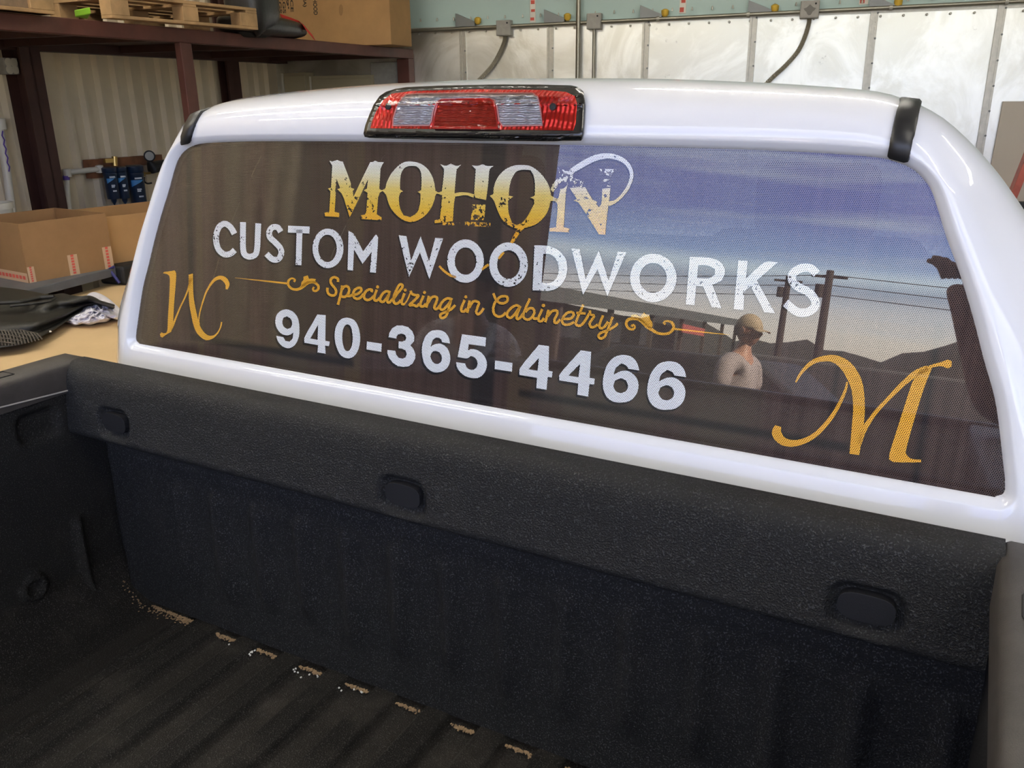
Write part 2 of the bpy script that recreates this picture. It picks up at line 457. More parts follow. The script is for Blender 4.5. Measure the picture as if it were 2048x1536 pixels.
def reflector(name, col, sx, sz, rough=.18, metal=.9, bs=1.0):
    m = mat(name, col, rough, metal=metal); t = m.node_tree; p = t.nodes['Principled BSDF']; tc = N(t, 'ShaderNodeTexCoord')
    wv = N(t, 'ShaderNodeTexWave', Scale=sz, Distortion=2.5, Detail=2.0); wv.bands_direction = 'Z'; wv.inputs['Detail Scale'].default_value = 2.0
    t.links.new(tc.outputs['Object'], wv.inputs['Vector'])
    wv2 = N(t, 'ShaderNodeTexWave', Scale=sx, Distortion=3.0, Detail=2.0); wv2.bands_direction = 'X'; t.links.new(tc.outputs['Object'], wv2.inputs['Vector'])
    b = N(t, 'ShaderNodeBump', Strength=bs, Distance=.006); t.links.new(math_(t, 'ADD', wv.outputs[1], math_(t, 'MULTIPLY', wv2.outputs[1], .6)), b.inputs['Height'])
    t.links.new(b.outputs[0], p.inputs['Normal'])
    return m
refl_m = reflector('ribbed_silver_reflector', (.92, .93, .95), 12., 45., .25, .45)

# ================================================================== THE TRUCK
truck = thing('pickup_truck', 'white pickup truck with a lettered rear window and black lined bed', 'truck', (0, 0, 0))
def resample(P, n):
    P = np.array(P, float); d = np.r_[0, np.cumsum(np.linalg.norm(np.diff(P, axis=0), axis=1))]; u = np.linspace(0, d[-1], n)
    return np.stack([np.interp(u, d, P[:, k]) for k in range(P.shape[1])], 1)
def offset(P, d):
    P = np.array(P, float); t = np.gradient(P, axis=0); t /= np.linalg.norm(t, axis=1)[:, None]
    n = np.stack([t[:, 1], -t[:, 0]], 1)          # right of travel
    return P + n * d
# right half outlines, (x, z above rail), from the lower corner round to the crown
WIN = [(.826, .003), (.833, .0065), (.836, .014), (.835, .025), (.83, .045), (.809, .125), (.787, .18), (.767, .232), (.744, .285), (.722, .33), (.70, .38), (.688, .398), (.672, .412),
       (.652, .421), (.625, .427), (.56, .431), (.45, .434), (.25, .436), (0, .437)]
OUT = [(1.0, -.85), (1.005, -.5), (1.005, -.12), (.997, 0), (.985, .066), (.945, .14), (.905, .212), (.868, .27), (.828, .325), (.79, .375), (.762, .409), (.732, .44), (.70, .468),
       (.672, .485), (.642, .497), (.60, .508), (.50, .5175), (.40, .524), (.25, .531), (0, .536)]
NS = 70; NB = 12
outD = np.array(spline(OUT, 12)); winD = np.array(spline(WIN, 12))
def pieces(D, ctl, cnt):
    """sample a curve piecewise between control points, so that two outlines face each other row by row"""
    ks = [int(np.argmin(((D - A(c)) ** 2).sum(1))) for c in ctl]; out = []
    for a, c, n in zip(ks[:-1], ks[1:], cnt): out += list(resample(D[a:c + 1], n + 1)[:-1])
    return np.array(out + [D[ks[-1]]])
CNT = (4, 6, 22, 10, 9, 18)
winP = pieces(winD, ((.826, .003), (.833, .0065), (.836, .016), (.722, .33), (.672, .412), (.56, .431), (0, .437)), CNT)
outP = pieces(outD, ((1.0, -.85), (1.005, -.5), (1.005, -.09), (.812, .348), (.738, .434), (.59, .5095), (0, .536)), CNT)
NS = len(winP)
def ring(half, yf, bot=None):
    """closed ring: bottom from the left corner to the right, then up the right side and back down the left"""
    x0, z0 = half[0]
    b = [(-x0 + 2 * x0 * i / NB, z0) for i in range(NB)]
    r = [tuple(q) for q in half]; l = [(-q[0], q[1]) for q in half[::-1]][1:-1]
    return [np.array([x, yf(x, z), z + H]) for x, z in b + r + l]
def inset(P, d):
    Q = offset(P, -d); Q[-1][0] = 0; Q[0] = P[0] + A((-d, 0)); return Q
win_in = inset(winP, .003); win_out = winP + 0; 
def grow(P, d):
    Q = offset(P, d); Q[-1][0] = 0; return Q
def bul(z):                                   # the header above the window leans forward into the roof
    return .9 * max(0., z - .455) ** 2 * 8
rings = [ring(inset(winP, .006), lambda x, z: WY(z) + .022),
         ring(inset(winP, .001), lambda x, z: WY(z) + .008),
         ring(grow(winP, .003), lambda x, z: WY(z) + .004),
         ring(grow(winP, .009), lambda x, z: WY(z) - .002),
         ring(grow(winP, .013), lambda x, z: WY(z) - .004)]
d0 = np.interp(outP[:, 1], (0, .066, .325, .42, .47), (.13, .125, .070, .047, .040))   # the corner is rounder low down
def insetv(k):
    t_ = np.gradient(outP, axis=0); t_ /= np.linalg.norm(t_, axis=1)[:, None]
    Q = outP - np.stack([t_[:, 1], -t_[:, 0]], 1) * (d0 * k)[:, None]; Q[-1][0] = 0; Q[0] = outP[0] + A((-d0[0] * k, 0)); return Q
def ycor(a, b_):
    return lambda x, z: WY(z) + a + (b_ - a) * min(1, max(0, (.475 - z) / .11)) + bul(z)
rings += [ring(insetv(1), ycor(-.003, -.003)), ring(insetv(.72), ycor(.003, .020)), ring(insetv(.42), ycor(.014, .047)), ring(insetv(.17), ycor(.033, .074)), ring(outP, ycor(.065, .108))]
def fwd(sx, dz, Y):
    Q = outP.copy(); k_ = np.clip((.46 - Q[:, 1]) / .22, 0, 1); Q[:, 0] *= 1 + (sx - 1) * k_ - 2.2 * (sx - 1) * (1 - k_) * np.clip((np.abs(Q[:, 0]) - .4) / .2, 0, 1); Q[:, 1] += np.clip(Q[:, 1] / .53, 0, 1) * dz * (np.clip(1 - (Q[:, 0] / .50) ** 2, -1.6, 1) if dz > 0 else 1)
    for q in Q:                               # the greenhouse tapers in towards the front
        if q[1] > .02:
            yy = Y(q[0], q[1]) if callable(Y) else Y; k_ = (yy + 1.05) / 1.27; x_ = .75 + (q[0] - .75) / k_
            zo = np.interp(-x_, -outP[:, 0][outP[:, 1] > -.1], outP[:, 1][outP[:, 1] > -.1])
            q[1] = min(q[1], .5085 - (.5085 - zo) * k_ - .003)
    return ring(Q, Y if callable(Y) else (lambda x, z: Y))
rings += [fwd(1.004, .006, .36), fwd(1.008, .010, .50), fwd(1.012, .013, .88), fwd(1.012, .013, .98), fwd(1.005, .006, 1.50),
          fwd(.985, -.012, lambda x, z: 1.56 + .62 * (1 - min(1, max(0, z) / .53)))]
NR = len(rings[0]); cab = B(); vs = [q for r in rings for q in r]; fs = []
zrow = [q[2] - H for q in rings[9]]
def side(k): return .05 < zrow[k] < .40 and .05 < zrow[(k + 1) % NR] < .40
for i in range(len(rings) - 1):
    for k in range(NR):
        if i in (11, 13) and side(k): continue                # the side windows
        k2 = (k + 1) % NR
        fs.append((i * NR + k, i * NR + k2, (i + 1) * NR + k2, (i + 1) * NR + k))
cab.add(vs, fs)
cab_o = obj('cab_shell', cab, paint, truck, smooth=True, ang=50, norm=False)
# make the painted side face outward
_me = cab_o.data
_pl = max((q for q in _me.polygons), key=lambda q: q.center[2])
if _pl.normal[2] < 0: _me.flip_normals()
# side glass and windscreen
for i in (11, 13):
    for sgn in (1, -1):
        ks = [k for k in range(NR) if side(k) and rings[9][k][0] * sgn > 0]
        ks = ks + [(ks[-1] + 1) % NR]
        obj('side_window', B().grid([[rings[i][k] * A((.995, 1, 1)) for k in ks], [rings[i + 1][k] * A((.995, 1, 1)) for k in ks]]), privacy if i == 11 else clearg, truck, smooth=True)
ks = [k for k in range(NB, NB + NS) if zrow[k] > .0]
wsr = [rings[-1][k] for k in ks]
obj('windshield', B().grid([[q * A((1 - 2 * j / 8, 1, 1)) for j in range(9)] for q in wsr]), clearg, truck, smooth=True)
# rear window
def wring(P, y): return [np.array([x, WY(z) + y, z + H]) for x, z in P]
def closed(P): return [tuple(q) for q in P] + [(-q[0], q[1]) for q in P[::-1]][1:]
wl = closed(winP)
pane = obj('rear_window', B().flat(wring(wl, .012)), privacy, truck)
filmP = closed(inset(winP, .002))
film = obj('perforated_film', B().flat(wring(filmP, .0108)), film_m, pane)
film['label'] = 'dark brown printed film of cabinet doors, punched with fine holes'
OFF = .0108
def wp(p, off): return onw(p, off)
def on_win(name, b, m, label=None):
    o = obj(name, b, m, pane, norm=False)
    if label: o['label'] = label
    return o
def toP(org, s): return lambda q: (org[0] + q[0] / s, org[1] + q[1] / s)
def rounded(l, lim=46., n=4):
    """curve through the gentle corners of an outline, sharp corners and long straights kept"""
    if len(l) > 36: return l
    P = [A(q) for q in l]; k = len(P); cor = []
    for i in range(k):
        u, v = P[i] - P[i - 1], P[(i + 1) % k] - P[i]
        cor.append(math.degrees(abs(math.atan2(u[0] * v[1] - u[1] * v[0], u @ v))) > lim)
    out = []
    for i in range(k):
        b_, c = P[i], P[(i + 1) % k]; a = b_ if cor[i] else P[i - 1]; d = c if cor[(i + 1) % k] else P[(i + 2) % k]
        L = np.linalg.norm(c - b_); lim_ = lambda q, o: o + (q - o) * min(1, L / (np.linalg.norm(q - o) + 1e-9)); a, d = lim_(a, b_), lim_(d, c)
        if cor[i] and cor[(i + 1) % k]: out.append(b_); continue
        for j in range(n):
            t = j / n; out.append(.5 * (2 * b_ + (c - a) * t + (2 * a - 5 * b_ + 4 * c - d) * t * t + (3 * b_ - a - 3 * c + d) * t ** 3))
    return out
def poly(b, pts, tr, off, holes=(), smooth_=0, dx=0, dy=0):
    f = lambda l: [wp((tr(q)[0] + dx, tr(q)[1] + dy), off) for q in (spline([A(q) for q in l], smooth_, True) if smooth_ else rounded(l))]
    b.flat(f(pts), [f(h) for h in holes])
def brush(b, pts, ws, tr, off, n=7, dx=0, dy=0, straight=False):
    """a pen stroke of changing width, lying on the window"""
    P = [A(p) for p in pts]
    W_ = list(ws) if hasattr(ws, '__len__') else [ws] * len(P)
    if straight or len(P) == 2: Q = [p for p in P]; V = W_
    else:
        S = spline([np.r_[p, q] for p, q in zip(P, W_)], n); Q = [q[:2] for q in S]; V = [q[2] for q in S]
    L, R = [], []
    for i, q in enumerate(Q):
        t = Q[min(i + 1, len(Q) - 1)] - Q[max(i - 1, 0)]; t = t / (np.linalg.norm(t) + 1e-9); nn = A((-t[1], t[0])) * V[i] / 2
        a, c = tr(q + nn), tr(q - nn)
        L.append(wp((a[0] + dx, a[1] + dy), off)); R.append(wp((c[0] + dx, c[1] + dy), off))
    b.grid([L, R])
def ell(cx, cy, rx, ry, tilt=0, n=40, a0=0, a1=360):
    return [(cx + rx * math.cos(R_(a0 + (a1 - a0) * i / n)) + tilt * ry * math.sin(R_(a0 + (a1 - a0) * i / n)), cy + ry * math.sin(R_(a0 + (a1 - a0) * i / n))) for i in range(n + 1)]
cA, cB_, cC, cD, cE = toP((600, 280), 5.12), toP((940, 280), 5.12), toP((400, 420), 3.938), toP((900, 480), 3.938), toP((1200, 500), 3.938)
s1, s2, s3, f2, d3 = toP((560, 530), 8.533), toP((740, 550), 8.533), toP((960, 570), 6.827), toP((1220, 600), 8.533), toP((760, 640), 8.533)
wc, m7 = toP((300, 530), 9.6), toP((1528, 700), 3.938)
def company(off, dx=0, dy=0):
    b = B(); b2 = []
    def P2(*a, **k): b2.append(B()); poly(b2[-1], *a, **k)
    k = dict(off=off, dx=dx, dy=dy)
    poly(b, [(300, 210), (330, 222), (350, 214), (382, 204), (415, 219), (440, 222), (520, 440), (522, 488), (556, 502), (540, 525), (548, 580), (640, 385), (720, 226), (748, 224), (770, 212), (800, 225), (862, 226), (842, 252), (825, 292),
             (812, 500), (848, 520), (815, 542), (800, 590), (786, 760), (835, 792), (835, 822), (632, 808), (622, 770), (664, 765), (678, 740), (692, 540), (652, 516), (685, 498), (697, 400), (600, 610), (510, 792), (450, 600), (425, 545), (382, 504), (412, 492), (375, 400),
             (360, 520), (366, 545), (355, 735), (402, 748), (402, 790), (256, 780), (252, 745), (300, 735), (312, 525), (286, 496), (318, 488), (330, 262)], cA, **k)
    poly(b, [(1125, 218), (1230, 240), (1310, 300), (1365, 400), (1387, 520), (1420, 540), (1390, 560), (1375, 620), (1340, 700), (1280, 775), (1200, 825), (1125, 840), (1050, 815), (970, 750), (915, 670), (880, 560), (838, 515), (873, 498), (890, 430), (930, 350), (1000, 270), (1060, 230)], cA,
         holes=[[(1140, 265), (1200, 275), (1235, 320), (1245, 400), (1241, 515), (1205, 530), (1234, 550), (1230, 640), (1200, 740), (1130, 790), (1060, 770), (1025, 700), (1012, 600), (1025, 545), (1055, 525), (1025, 505), (1025, 420), (1040, 330), (1080, 280)]], **k)
    poly(b, [(1435, 246), (1465, 258), (1500, 262), (1545, 242), (1590, 262), (1625, 262), (1650, 252), (1620, 285), (1604, 300), (1582, 545), (1650, 535), (1720, 540), (1785, 556), (1775, 590), (1700, 565), (1590, 580), (1578, 640), (1565, 832), (1380, 852), (1378, 822), (1432, 810), (1446, 680), (1456, 565), (1398, 546), (1452, 525), (1475, 300)], cA, **k)
    poly(b, [(1760, 260), (1820, 265), (1870, 250), (1915, 266), (1982, 266), (1942, 300), (1926, 460), (1905, 615), (1795, 590), (1784, 545), (1800, 300)], cA, **k)
    P2([(1765, 660), (1900, 660), (1892, 760), (1880, 820), (1750, 820)], cA, **k)
    P2([(1460, 845), (1640, 845), (1640, 872), (1460, 872)], cA, **k); P2([(1690, 835), (1950, 850), (1950, 890), (1690, 880)], cA, **k)
    poly(b, [(540, 255), (620, 268), (700, 320), (770, 400), (815, 490), (830, 570), (900, 608), (885, 628), (826, 622), (800, 720), (750, 800), (680, 860), (600, 890), (500, 908), (430, 890), (350, 840), (290, 740), (245, 620), (203, 572), (240, 553), (245, 480), (280, 390), (350, 310), (440, 265)], cB_,
         holes=[[(550, 305), (620, 310), (650, 360), (665, 450), (662, 572), (618, 588), (656, 608), (652, 690), (600, 770), (540, 840), (480, 872), (430, 850), (395, 740), (390, 620), (442, 580), (396, 568), (405, 480), (430, 390), (480, 320)]], **k)
    poly(b, [(925, 500), (960, 495), (1000, 455), (985, 520), (975, 640), (960, 892), (1018, 908), (1015, 947), (815, 937), (817, 903), (880, 893), (896, 660), (850, 606), (905, 600)], cB_, **k)
    poly(b, [(1020, 490), (1180, 482), (1255, 610), (1305, 632), (1290, 652), (1318, 690), (1345, 650), (1355, 500), (1437, 490), (1425, 620), (1400, 800), (1385, 972), (1320, 966), (1110, 640), (1058, 622), (1095, 605)], cB_, **k)
    for q in ([(1320, 292), (1515, 300), (1460, 335), (1440, 372), (1370, 345)], [(1357, 400), (1442, 402), (1440, 478), (1357, 478)], [(900, 285), (1000, 320), (1050, 330), (1085, 400), (1165, 420), (1150, 480), (1020, 470), (930, 370)]):
        P2(q, cB_, **k)
    k['off'] = off - .0002
    # the lasso: from the last letter over the top, down through the second O and under the words below
    brush(b, [(1420, 655), (1490, 628), (1560, 565), (1620, 480), (1655, 370), (1635, 280), (1570, 210), (1480, 172), (1390, 163), (1290, 182), (1200, 222), (1100, 280), (1040, 318)], [50, 30, 32, 34, 36, 40, 46, 52, 56, 60, 62, 58, 50], cB_, **k)
    b2.append(B()); brush(b2[-1], [(1060, 310), (980, 360), (900, 430), (830, 515)], 55, cB_, **k)
    brush(b, [(700, 690), (600, 820), (500, 930), (425, 1055)], [110, 60, 44, 34], cB_, **k)
    return b, b2
b, b2 = company(OFF - .0006)
on_win('company_name', b, gold_l, 'worn western lettering MOHON fading from white to gold with a lasso')
for q_ in b2: on_win('worn_letter_piece', q_, gold_w)
bs, _ = company(OFF - .0003, -2.2, 3.4)
on_win('company_name_shadow', bs, shadow_l)
for pts_, w_, tr_ in (([(345, 1150), (290, 1215)], 26, cB_), ([(190, 1275), (120, 1325)], 26, cB_), ([(1600, 1405), (1540, 1385), (1480, 1345), (1425, 1290)], [26, 26, 24, 22], cA)):
    bl = B(); brush(bl, pts_, w_, tr_, OFF - .0006); on_win('lasso_end', bl, orange_l)
def trade(off, dx=0, dy=0):
    b = B(); k = dict(off=off, dx=dx, dy=dy)
    brush(b, [(272, 188), (240, 135), (195, 108), (152, 132), (129, 190), (128, 250), (146, 310), (190, 348), (238, 345), (274, 315)], 46, cC, **k)
    brush(b, [(339, 95), (338, 200), (339, 300), (352, 350), (392, 368), (436, 350), (450, 300), (455, 200), (459, 105)], 46, cC, **k)
    brush(b, [(636, 172), (612, 138), (572, 137), (546, 170), (552, 215), (592, 255), (632, 300), (640, 345), (615, 387), (570, 387), (524, 345)], 46, cC, **k)
    brush(b, [(693, 150), (863, 158)], 55, cC, **k); brush(b, [(784, 155), (776, 434)], 46, cC, **k)
    poly(b, ell(1008, 302, 122, 156), cC, holes=[ell(1004, 302, 73, 108)], **k)
    poly(b, [(1170, 163), (1212, 190), (1285, 325), (1385, 192), (1403, 215), (1385, 494), (1338, 490), (1352, 330), (1280, 425), (1213, 310), (1205, 476), (1162, 472)], cC, **k)
    poly(b, [(1010, 974), (1090, 984), (1138, 1235), (1235, 985), (1322, 1240), (1385, 1002), (1466, 1008), (1325, 1424), (1228, 1150), (1116, 1404)], cA, **k)
    poly(b, ell(1695, 1240, 188, 222), cA, holes=[ell(1695, 1240, 110, 140)], **k)
    poly(b, ell(395, 1275, 198, 228), cB_, holes=[ell(395, 1275, 117, 146)], **k)
    poly(b, [(665, 42), (780, 48), (860, 85), (912, 150), (924, 225), (905, 310), (850, 375), (780, 400), (650, 396)], cD, holes=[[(735, 108), (790, 112), (835, 150), (857, 220), (840, 300), (785, 340), (722, 336)]], **k)
    poly(b, [(957, 67), (1022, 72), (1068, 310), (1172, 82), (1250, 320), (1322, 92), (1390, 96), (1240, 442), (1162, 232), (1048, 432)], cD, **k)
    poly(b, ell(1602, 298, 183, 190), cD, holes=[ell(1600, 298, 107, 118)], **k)
    poly(b, [(708, 54), (860, 60), (950, 95), (985, 165), (960, 240), (885, 275), (958, 458), (880, 450), (812, 285), (757, 282), (745, 434), (676, 428)], cE, holes=[[(775, 118), (850, 122), (905, 150), (905, 195), (860, 222), (765, 220)]], **k)
    poly(b, [(1090, 80), (1163, 84), (1150, 225), (1300, 95), (1400, 98), (1235, 240), (1378, 497), (1295, 490), (1188, 285), (1142, 325), (1130, 472), (1053, 466)], cE, **k)
    brush(b, [(1708, 188), (1660, 145), (1590, 142), (1520, 185), (1515, 240), (1560, 290), (1640, 330), (1692, 390), (1690, 450), (1630, 490), (1550, 485), (1460, 415)], 66, cE, **k)
    return b
on_win('trade_name', trade(OFF - .0006), white_g, 'worn white capitals CUSTOM WOODWORKS')
on_win('trade_name_shadow', trade(OFF - .0003, -2.2, 3.2), shadow_l)
def phone(off, dx=0, dy=0):
    b = B(); k = dict(off=off, dx=dx, dy=dy)
    six_o = [(1405, 1015), (1490, 1028), (1475, 970), (1430, 920), (1360, 905), (1290, 925), (1235, 990), (1208, 1080), (1205, 1160), (1230, 1230), (1280, 1270), (1350, 1280), (1420, 1265), (1470, 1210), (1485, 1140), (1465, 1080), (1410, 1035), (1350, 1032), (1290, 1060), (1305, 1010), (1350, 972), (1388, 988)]
    six_h = [(1345, 1090), (1385, 1105), (1402, 1150), (1385, 1190), (1345, 1207), (1305, 1190), (1285, 1150), (1300, 1108)]
    mv = lambda l: [(1555 + (x - 1205) * 1.07, 955 + (y - 905) * 1.02) for x, y in l]
    poly(b, [(600, 990), (655, 1000), (672, 1030), (705, 1036), (728, 1012), (735, 962), (715, 980), (680, 987), (638, 972), (605, 930), (593, 880), (605, 825), (640, 792), (685, 783), (735, 803), (770, 850), (783, 920), (778, 1000), (750, 1060), (705, 1088), (655, 1077), (618, 1040)], cC,
         holes=[[(685, 838), (715, 858), (726, 895), (715, 927), (688, 938), (660, 918), (648, 880), (658, 848)]], **k)
    poly(b, [(925, 822), (990, 828), (987, 1030), (1022, 1036), (1016, 1072), (985, 1068), (990, 1132), (925, 1122), (930, 1065), (822, 1045), (822, 1005)], cC, holes=[[(930, 905), (926, 1022), (868, 1012)]], **k)
    poly(b, [(1155, 848), (1215, 868), (1250, 930), (1262, 1010), (1250, 1090), (1215, 1150), (1165, 1168), (1110, 1145), (1075, 1080), (1060, 1000), (1070, 920), (1105, 865)], cC, holes=[[(1160, 900), (1190, 925), (1203, 1005), (1192, 1080), (1165, 1112), (1135, 1090), (1120, 1010), (1130, 930)]], smooth_=3, **k)
    poly(b, [(1315, 1035), (1432, 1052), (1428, 1117), (1311, 1098)], cC, **k)
    poly(b, [(145, 295), (160, 220), (210, 140), (290, 92), (380, 92), (480, 120), (550, 190), (585, 280), (580, 360), (520, 435), (570, 490), (605, 580), (600, 660), (560, 740), (490, 790), (400, 800), (300, 785), (220, 730), (150, 640), (125, 560), (128, 510), (262, 525), (275, 590), (320, 645), (380, 660), (435, 640), (455, 585), (435, 520), (380, 490), (315, 480), (318, 365), (380, 368), (435, 345), (448, 300), (430, 255), (370, 232), (310, 245), (285, 280), (280, 318)], d3, **k)
    poly(b, [(1060, 380), (1195, 402), (1180, 320), (1130, 230), (1060, 185), (960, 172), (870, 190), (790, 260), (740, 360), (715, 480), (720, 600), (750, 730), (810, 820), (890, 880), (980, 895), (1080, 870), (1150, 810), (1195, 710), (1195, 600), (1160, 500), (1100, 435), (1030, 405), (960, 408), (900, 430), (865, 460), (880, 400), (905, 340), (950, 305), (1000, 305), (1040, 330)], d3,
         holes=[[(950, 530), (1010, 550), (1050, 610), (1055, 670), (1030, 725), (980, 750), (930, 740), (885, 690), (862, 630), (875, 570), (910, 535)]], **k)
    poly(b, [(1400, 240), (1810, 297), (1800, 450), (1515, 412), (1500, 520), (1560, 495), (1640, 505), (1730, 560), (1800, 650), (1825, 760), (1800, 870), (1740, 950), (1660, 990), (1570, 990), (1460, 960), (1360, 880), (1310, 790), (1300, 720), (1455, 742), (1475, 800), (1530, 845), (1590, 850), (1640, 815), (1665, 750), (1650, 680), (1600, 630), (1545, 615), (1490, 655), (1325, 632)], d3, **k)
    poly(b, [(355, 948), (492, 968), (488, 1038), (352, 1018)], cD, **k)
    poly(b, [(700, 825), (780, 835), (776, 1030), (808, 1036), (802, 1082), (770, 1078), (760, 1180), (680, 1168), (685, 1085), (546, 1062), (550, 1010)], cD, holes=[[(700, 930), (690, 1030), (618, 1018)]], **k)
    poly(b, [(1030, 868), (1112, 880), (1100, 1085), (1140, 1092), (1135, 1140), (1098, 1135), (1088, 1234), (1003, 1220), (1010, 1130), (862, 1106), (862, 1060)], cD, holes=[[(1025, 975), (1012, 1080), (933, 1068)]], **k)
    poly(b, six_o, cD, holes=[six_h], **k); poly(b, mv(six_o), cD, holes=[mv(six_h)], **k)
    return b
on_win('phone_number', phone(OFF - .0006), white_l, 'bold white numerals 940-365-4466')
on_win('phone_number_shadow', phone(OFF - .0003, -3.0, 4.2), shadow_l)
def slogan(off, dx=0, dy=0, ex=0):
    b = B()
    def st(tr, w_, *ls):
        for l in ls: brush(b, l, w_ + ex, tr, off, dx=dx, dy=dy, n=5)
    def dot(tr, c, r): poly(b, ell(c[0], c[1], r, r, n=12)[:-1], tr, off, dx=dx, dy=dy)
    st(s1, 44, [(990, 290), (985, 235), (930, 208), (880, 230), (863, 280), (890, 340), (940, 400), (958, 460), (938, 508), (890, 523), (832, 495), (808, 440), (812, 388)],
       [(1062, 350), (1040, 480), (988, 680)], [(1050, 430), (1100, 368), (1155, 368), (1180, 420), (1162, 495), (1110, 542), (1060, 540), (1040, 515)], [(1130, 500), (1160, 530), (1210, 522), (1250, 495)],
       [(1245, 515), (1330, 490), (1385, 440), (1378, 395), (1330, 392), (1272, 430), (1248, 500), (1272, 560), (1330, 578), (1385, 545), (1425, 490)],
       [(1562, 465), (1568, 425), (1520, 417), (1458, 460), (1432, 530), (1452, 580), (1500, 598), (1560, 570), (1600, 530)],
       [(1650, 420), (1608, 550), (1622, 605), (1660, 602), (1700, 560)],
       [(1885, 470), (1820, 447), (1752, 490), (1708, 570), (1718, 618), (1760, 628), (1812, 575), (1868, 480)], [(1865, 490), (1832, 590), (1842, 638), (1875, 632), (1930, 570)])
    dot(s1, (1665, 374), 27)
    st(s2, 44, [(385, 430), (470, 310), (545, 222), (552, 172), (510, 162), (462, 230), (412, 350), (402, 440), (430, 488), (478, 480), (525, 430)],
       [(590, 310), (542, 440), (552, 498), (592, 492)], [(695, 268), (710, 315), (770, 345), (828, 352), (750, 440), (672, 515), (740, 512), (798, 533), (845, 485)],
       [(915, 350), (862, 480), (868, 532), (910, 535), (955, 490)], [(1005, 355), (962, 555)], [(985, 480), (1050, 388), (1110, 367), (1145, 398), (1128, 470), (1098, 540), (1112, 578), (1150, 572), (1195, 520)],
       [(1408, 422), (1330, 397), (1252, 440), (1198, 520), (1202, 578), (1250, 588), (1312, 530), (1380, 440)], [(1378, 440), (1340, 580), (1302, 690), (1250, 732), (1202, 718), (1208, 670), (1270, 640), (1380, 588), (1455, 512)],
       [(1615, 425), (1560, 560), (1562, 613), (1605, 622), (1650, 575)], [(1700, 435), (1660, 645)], [(1690, 560), (1750, 462), (1810, 447), (1858, 480), (1832, 560), (1812, 630), (1840, 668), (1888, 640), (1940, 565)])
    st(s2, 24, [(592, 492), (640, 420), (692, 300)])
    for q in ((600, 257), (930, 298), (1636, 374)): dot(s2, q, 27)
    st(s3, 35, [(182, 112), (212, 190), (262, 240), (320, 250), (370, 220), (375, 168), (330, 152), (270, 167), (212, 230), (182, 310), (192, 388), (240, 428), (300, 424), (355, 375)],
       [(560, 312), (500, 278), (432, 310), (372, 380), (378, 432), (420, 448), (472, 400), (542, 305)], [(540, 312), (502, 420), (508, 463), (542, 452), (585, 395)],
       [(680, 185), (592, 400), (612, 458), (660, 473), (718, 430), (743, 370), (722, 322), (670, 322), (620, 370)], [(720, 440), (750, 462), (785, 450)],
       [(850, 328), (802, 440), (802, 488), (840, 493), (875, 450)], [(936, 338), (892, 508)], [(920, 430), (980, 362), (1040, 347), (1058, 385), (1022, 460), (1018, 508), (1050, 518), (1095, 470)],
       [(1125, 460), (1230, 460), (1280, 410), (1258, 372), (1200, 377), (1142, 430), (1122, 500), (1152, 538), (1220, 538), (1285, 505)],
       [(1412, 268), (1312, 500), (1332, 553), (1380, 548), (1440, 480), (1498, 380)], [(1315, 380), (1442, 390)],
       [(1500, 345), (1508, 400), (1558, 422), (1502, 510), (1502, 558), (1540, 578), (1610, 540)],
       [(1680, 415), (1632, 540), (1642, 588), (1690, 578), (1750, 500)], [(1812, 435), (1732, 640), (1692, 713), (1640, 728), (1618, 690), (1652, 652), (1740, 620), (1830, 572), (1882, 525)])
    dot(s3, (866, 280), 24)
    return b
on_win('slogan', slogan(OFF - .0006), orange_l, 'amber script Specializing in Cabinetry')
on_win('slogan_shadow', slogan(OFF - .0003, -1.6, 2.4), shadow_l)
def flourish(tr, curl, ws, leaf, line):
    b = B(); brush(b, curl, ws, tr, OFF - .0006, n=6); poly(b, leaf, tr, OFF - .0006); brush(b, *line, OFF - .0006, straight=True)
    return on_win('flourish', b, orange_l)
idp = lambda q: (q[0], q[1])
flourish(s1, [(235, 285), (257, 258), (235, 235), (195, 230), (153, 258), (137, 310), (152, 358), (200, 402), (270, 418), (340, 402), (400, 358), (470, 305), (540, 292), (600, 305), (650, 350), (655, 402), (620, 440), (578, 440), (562, 405), (585, 378)],
         [40, 30, 28, 32, 38, 42, 42, 42, 44, 50, 60, 56, 44, 42, 42, 42, 40, 36, 32, 36], [(355, 375), (368, 290), (400, 255), (398, 200), (430, 190), (472, 176), (495, 235), (540, 230), (612, 240), (600, 275), (640, 305), (600, 315), (520, 305), (440, 345), (395, 385)],
         ([(470, 555.5), (576, 567)], [.6, 4], idp))
flourish(f2, [(370, 455), (385, 428), (412, 428), (425, 470), (390, 500), (330, 490), (285, 440), (280, 380), (320, 330), (400, 320), (490, 330), (570, 390), (640, 460), (720, 510), (800, 560), (900, 578), (1000, 568), (1068, 510), (1088, 450), (1060, 390), (1000, 362), (940, 362), (917, 390), (950, 412)],
         [46, 34, 30, 34, 40, 42, 44, 48, 50, 52, 56, 60, 60, 54, 46, 44, 46, 50, 50, 46, 36, 30, 32, 46], [(370, 310), (360, 255), (450, 250), (520, 292), (545, 250), (580, 212), (622, 250), (670, 260), (690, 340), (717, 372), (725, 445), (700, 485), (640, 462), (560, 385), (480, 340)],
         ([(1350, 658), (1412, 665), (1460, 669.5)], [4, 2.6, .5], idp))
b = B(); o_ = OFF - .0006
poly(b, [(250, 157), (266, 135), (380, 120), (470, 104), (498, 140), (504, 230), (485, 480), (462, 760), (441, 1130), (410, 1280), (300, 1345), (240, 1392), (202, 1377), (190, 1330), (220, 1293), (262, 1310), (312, 1302), (335, 1250), (345, 1000), (365, 700), (382, 300), (370, 210), (330, 177)], wc, o_)
brush(b, [(398, 1265), (440, 1160), (560, 860), (680, 600), (745, 420), (790, 250)], [20, 40, 30, 30, 34, 60], wc, o_)
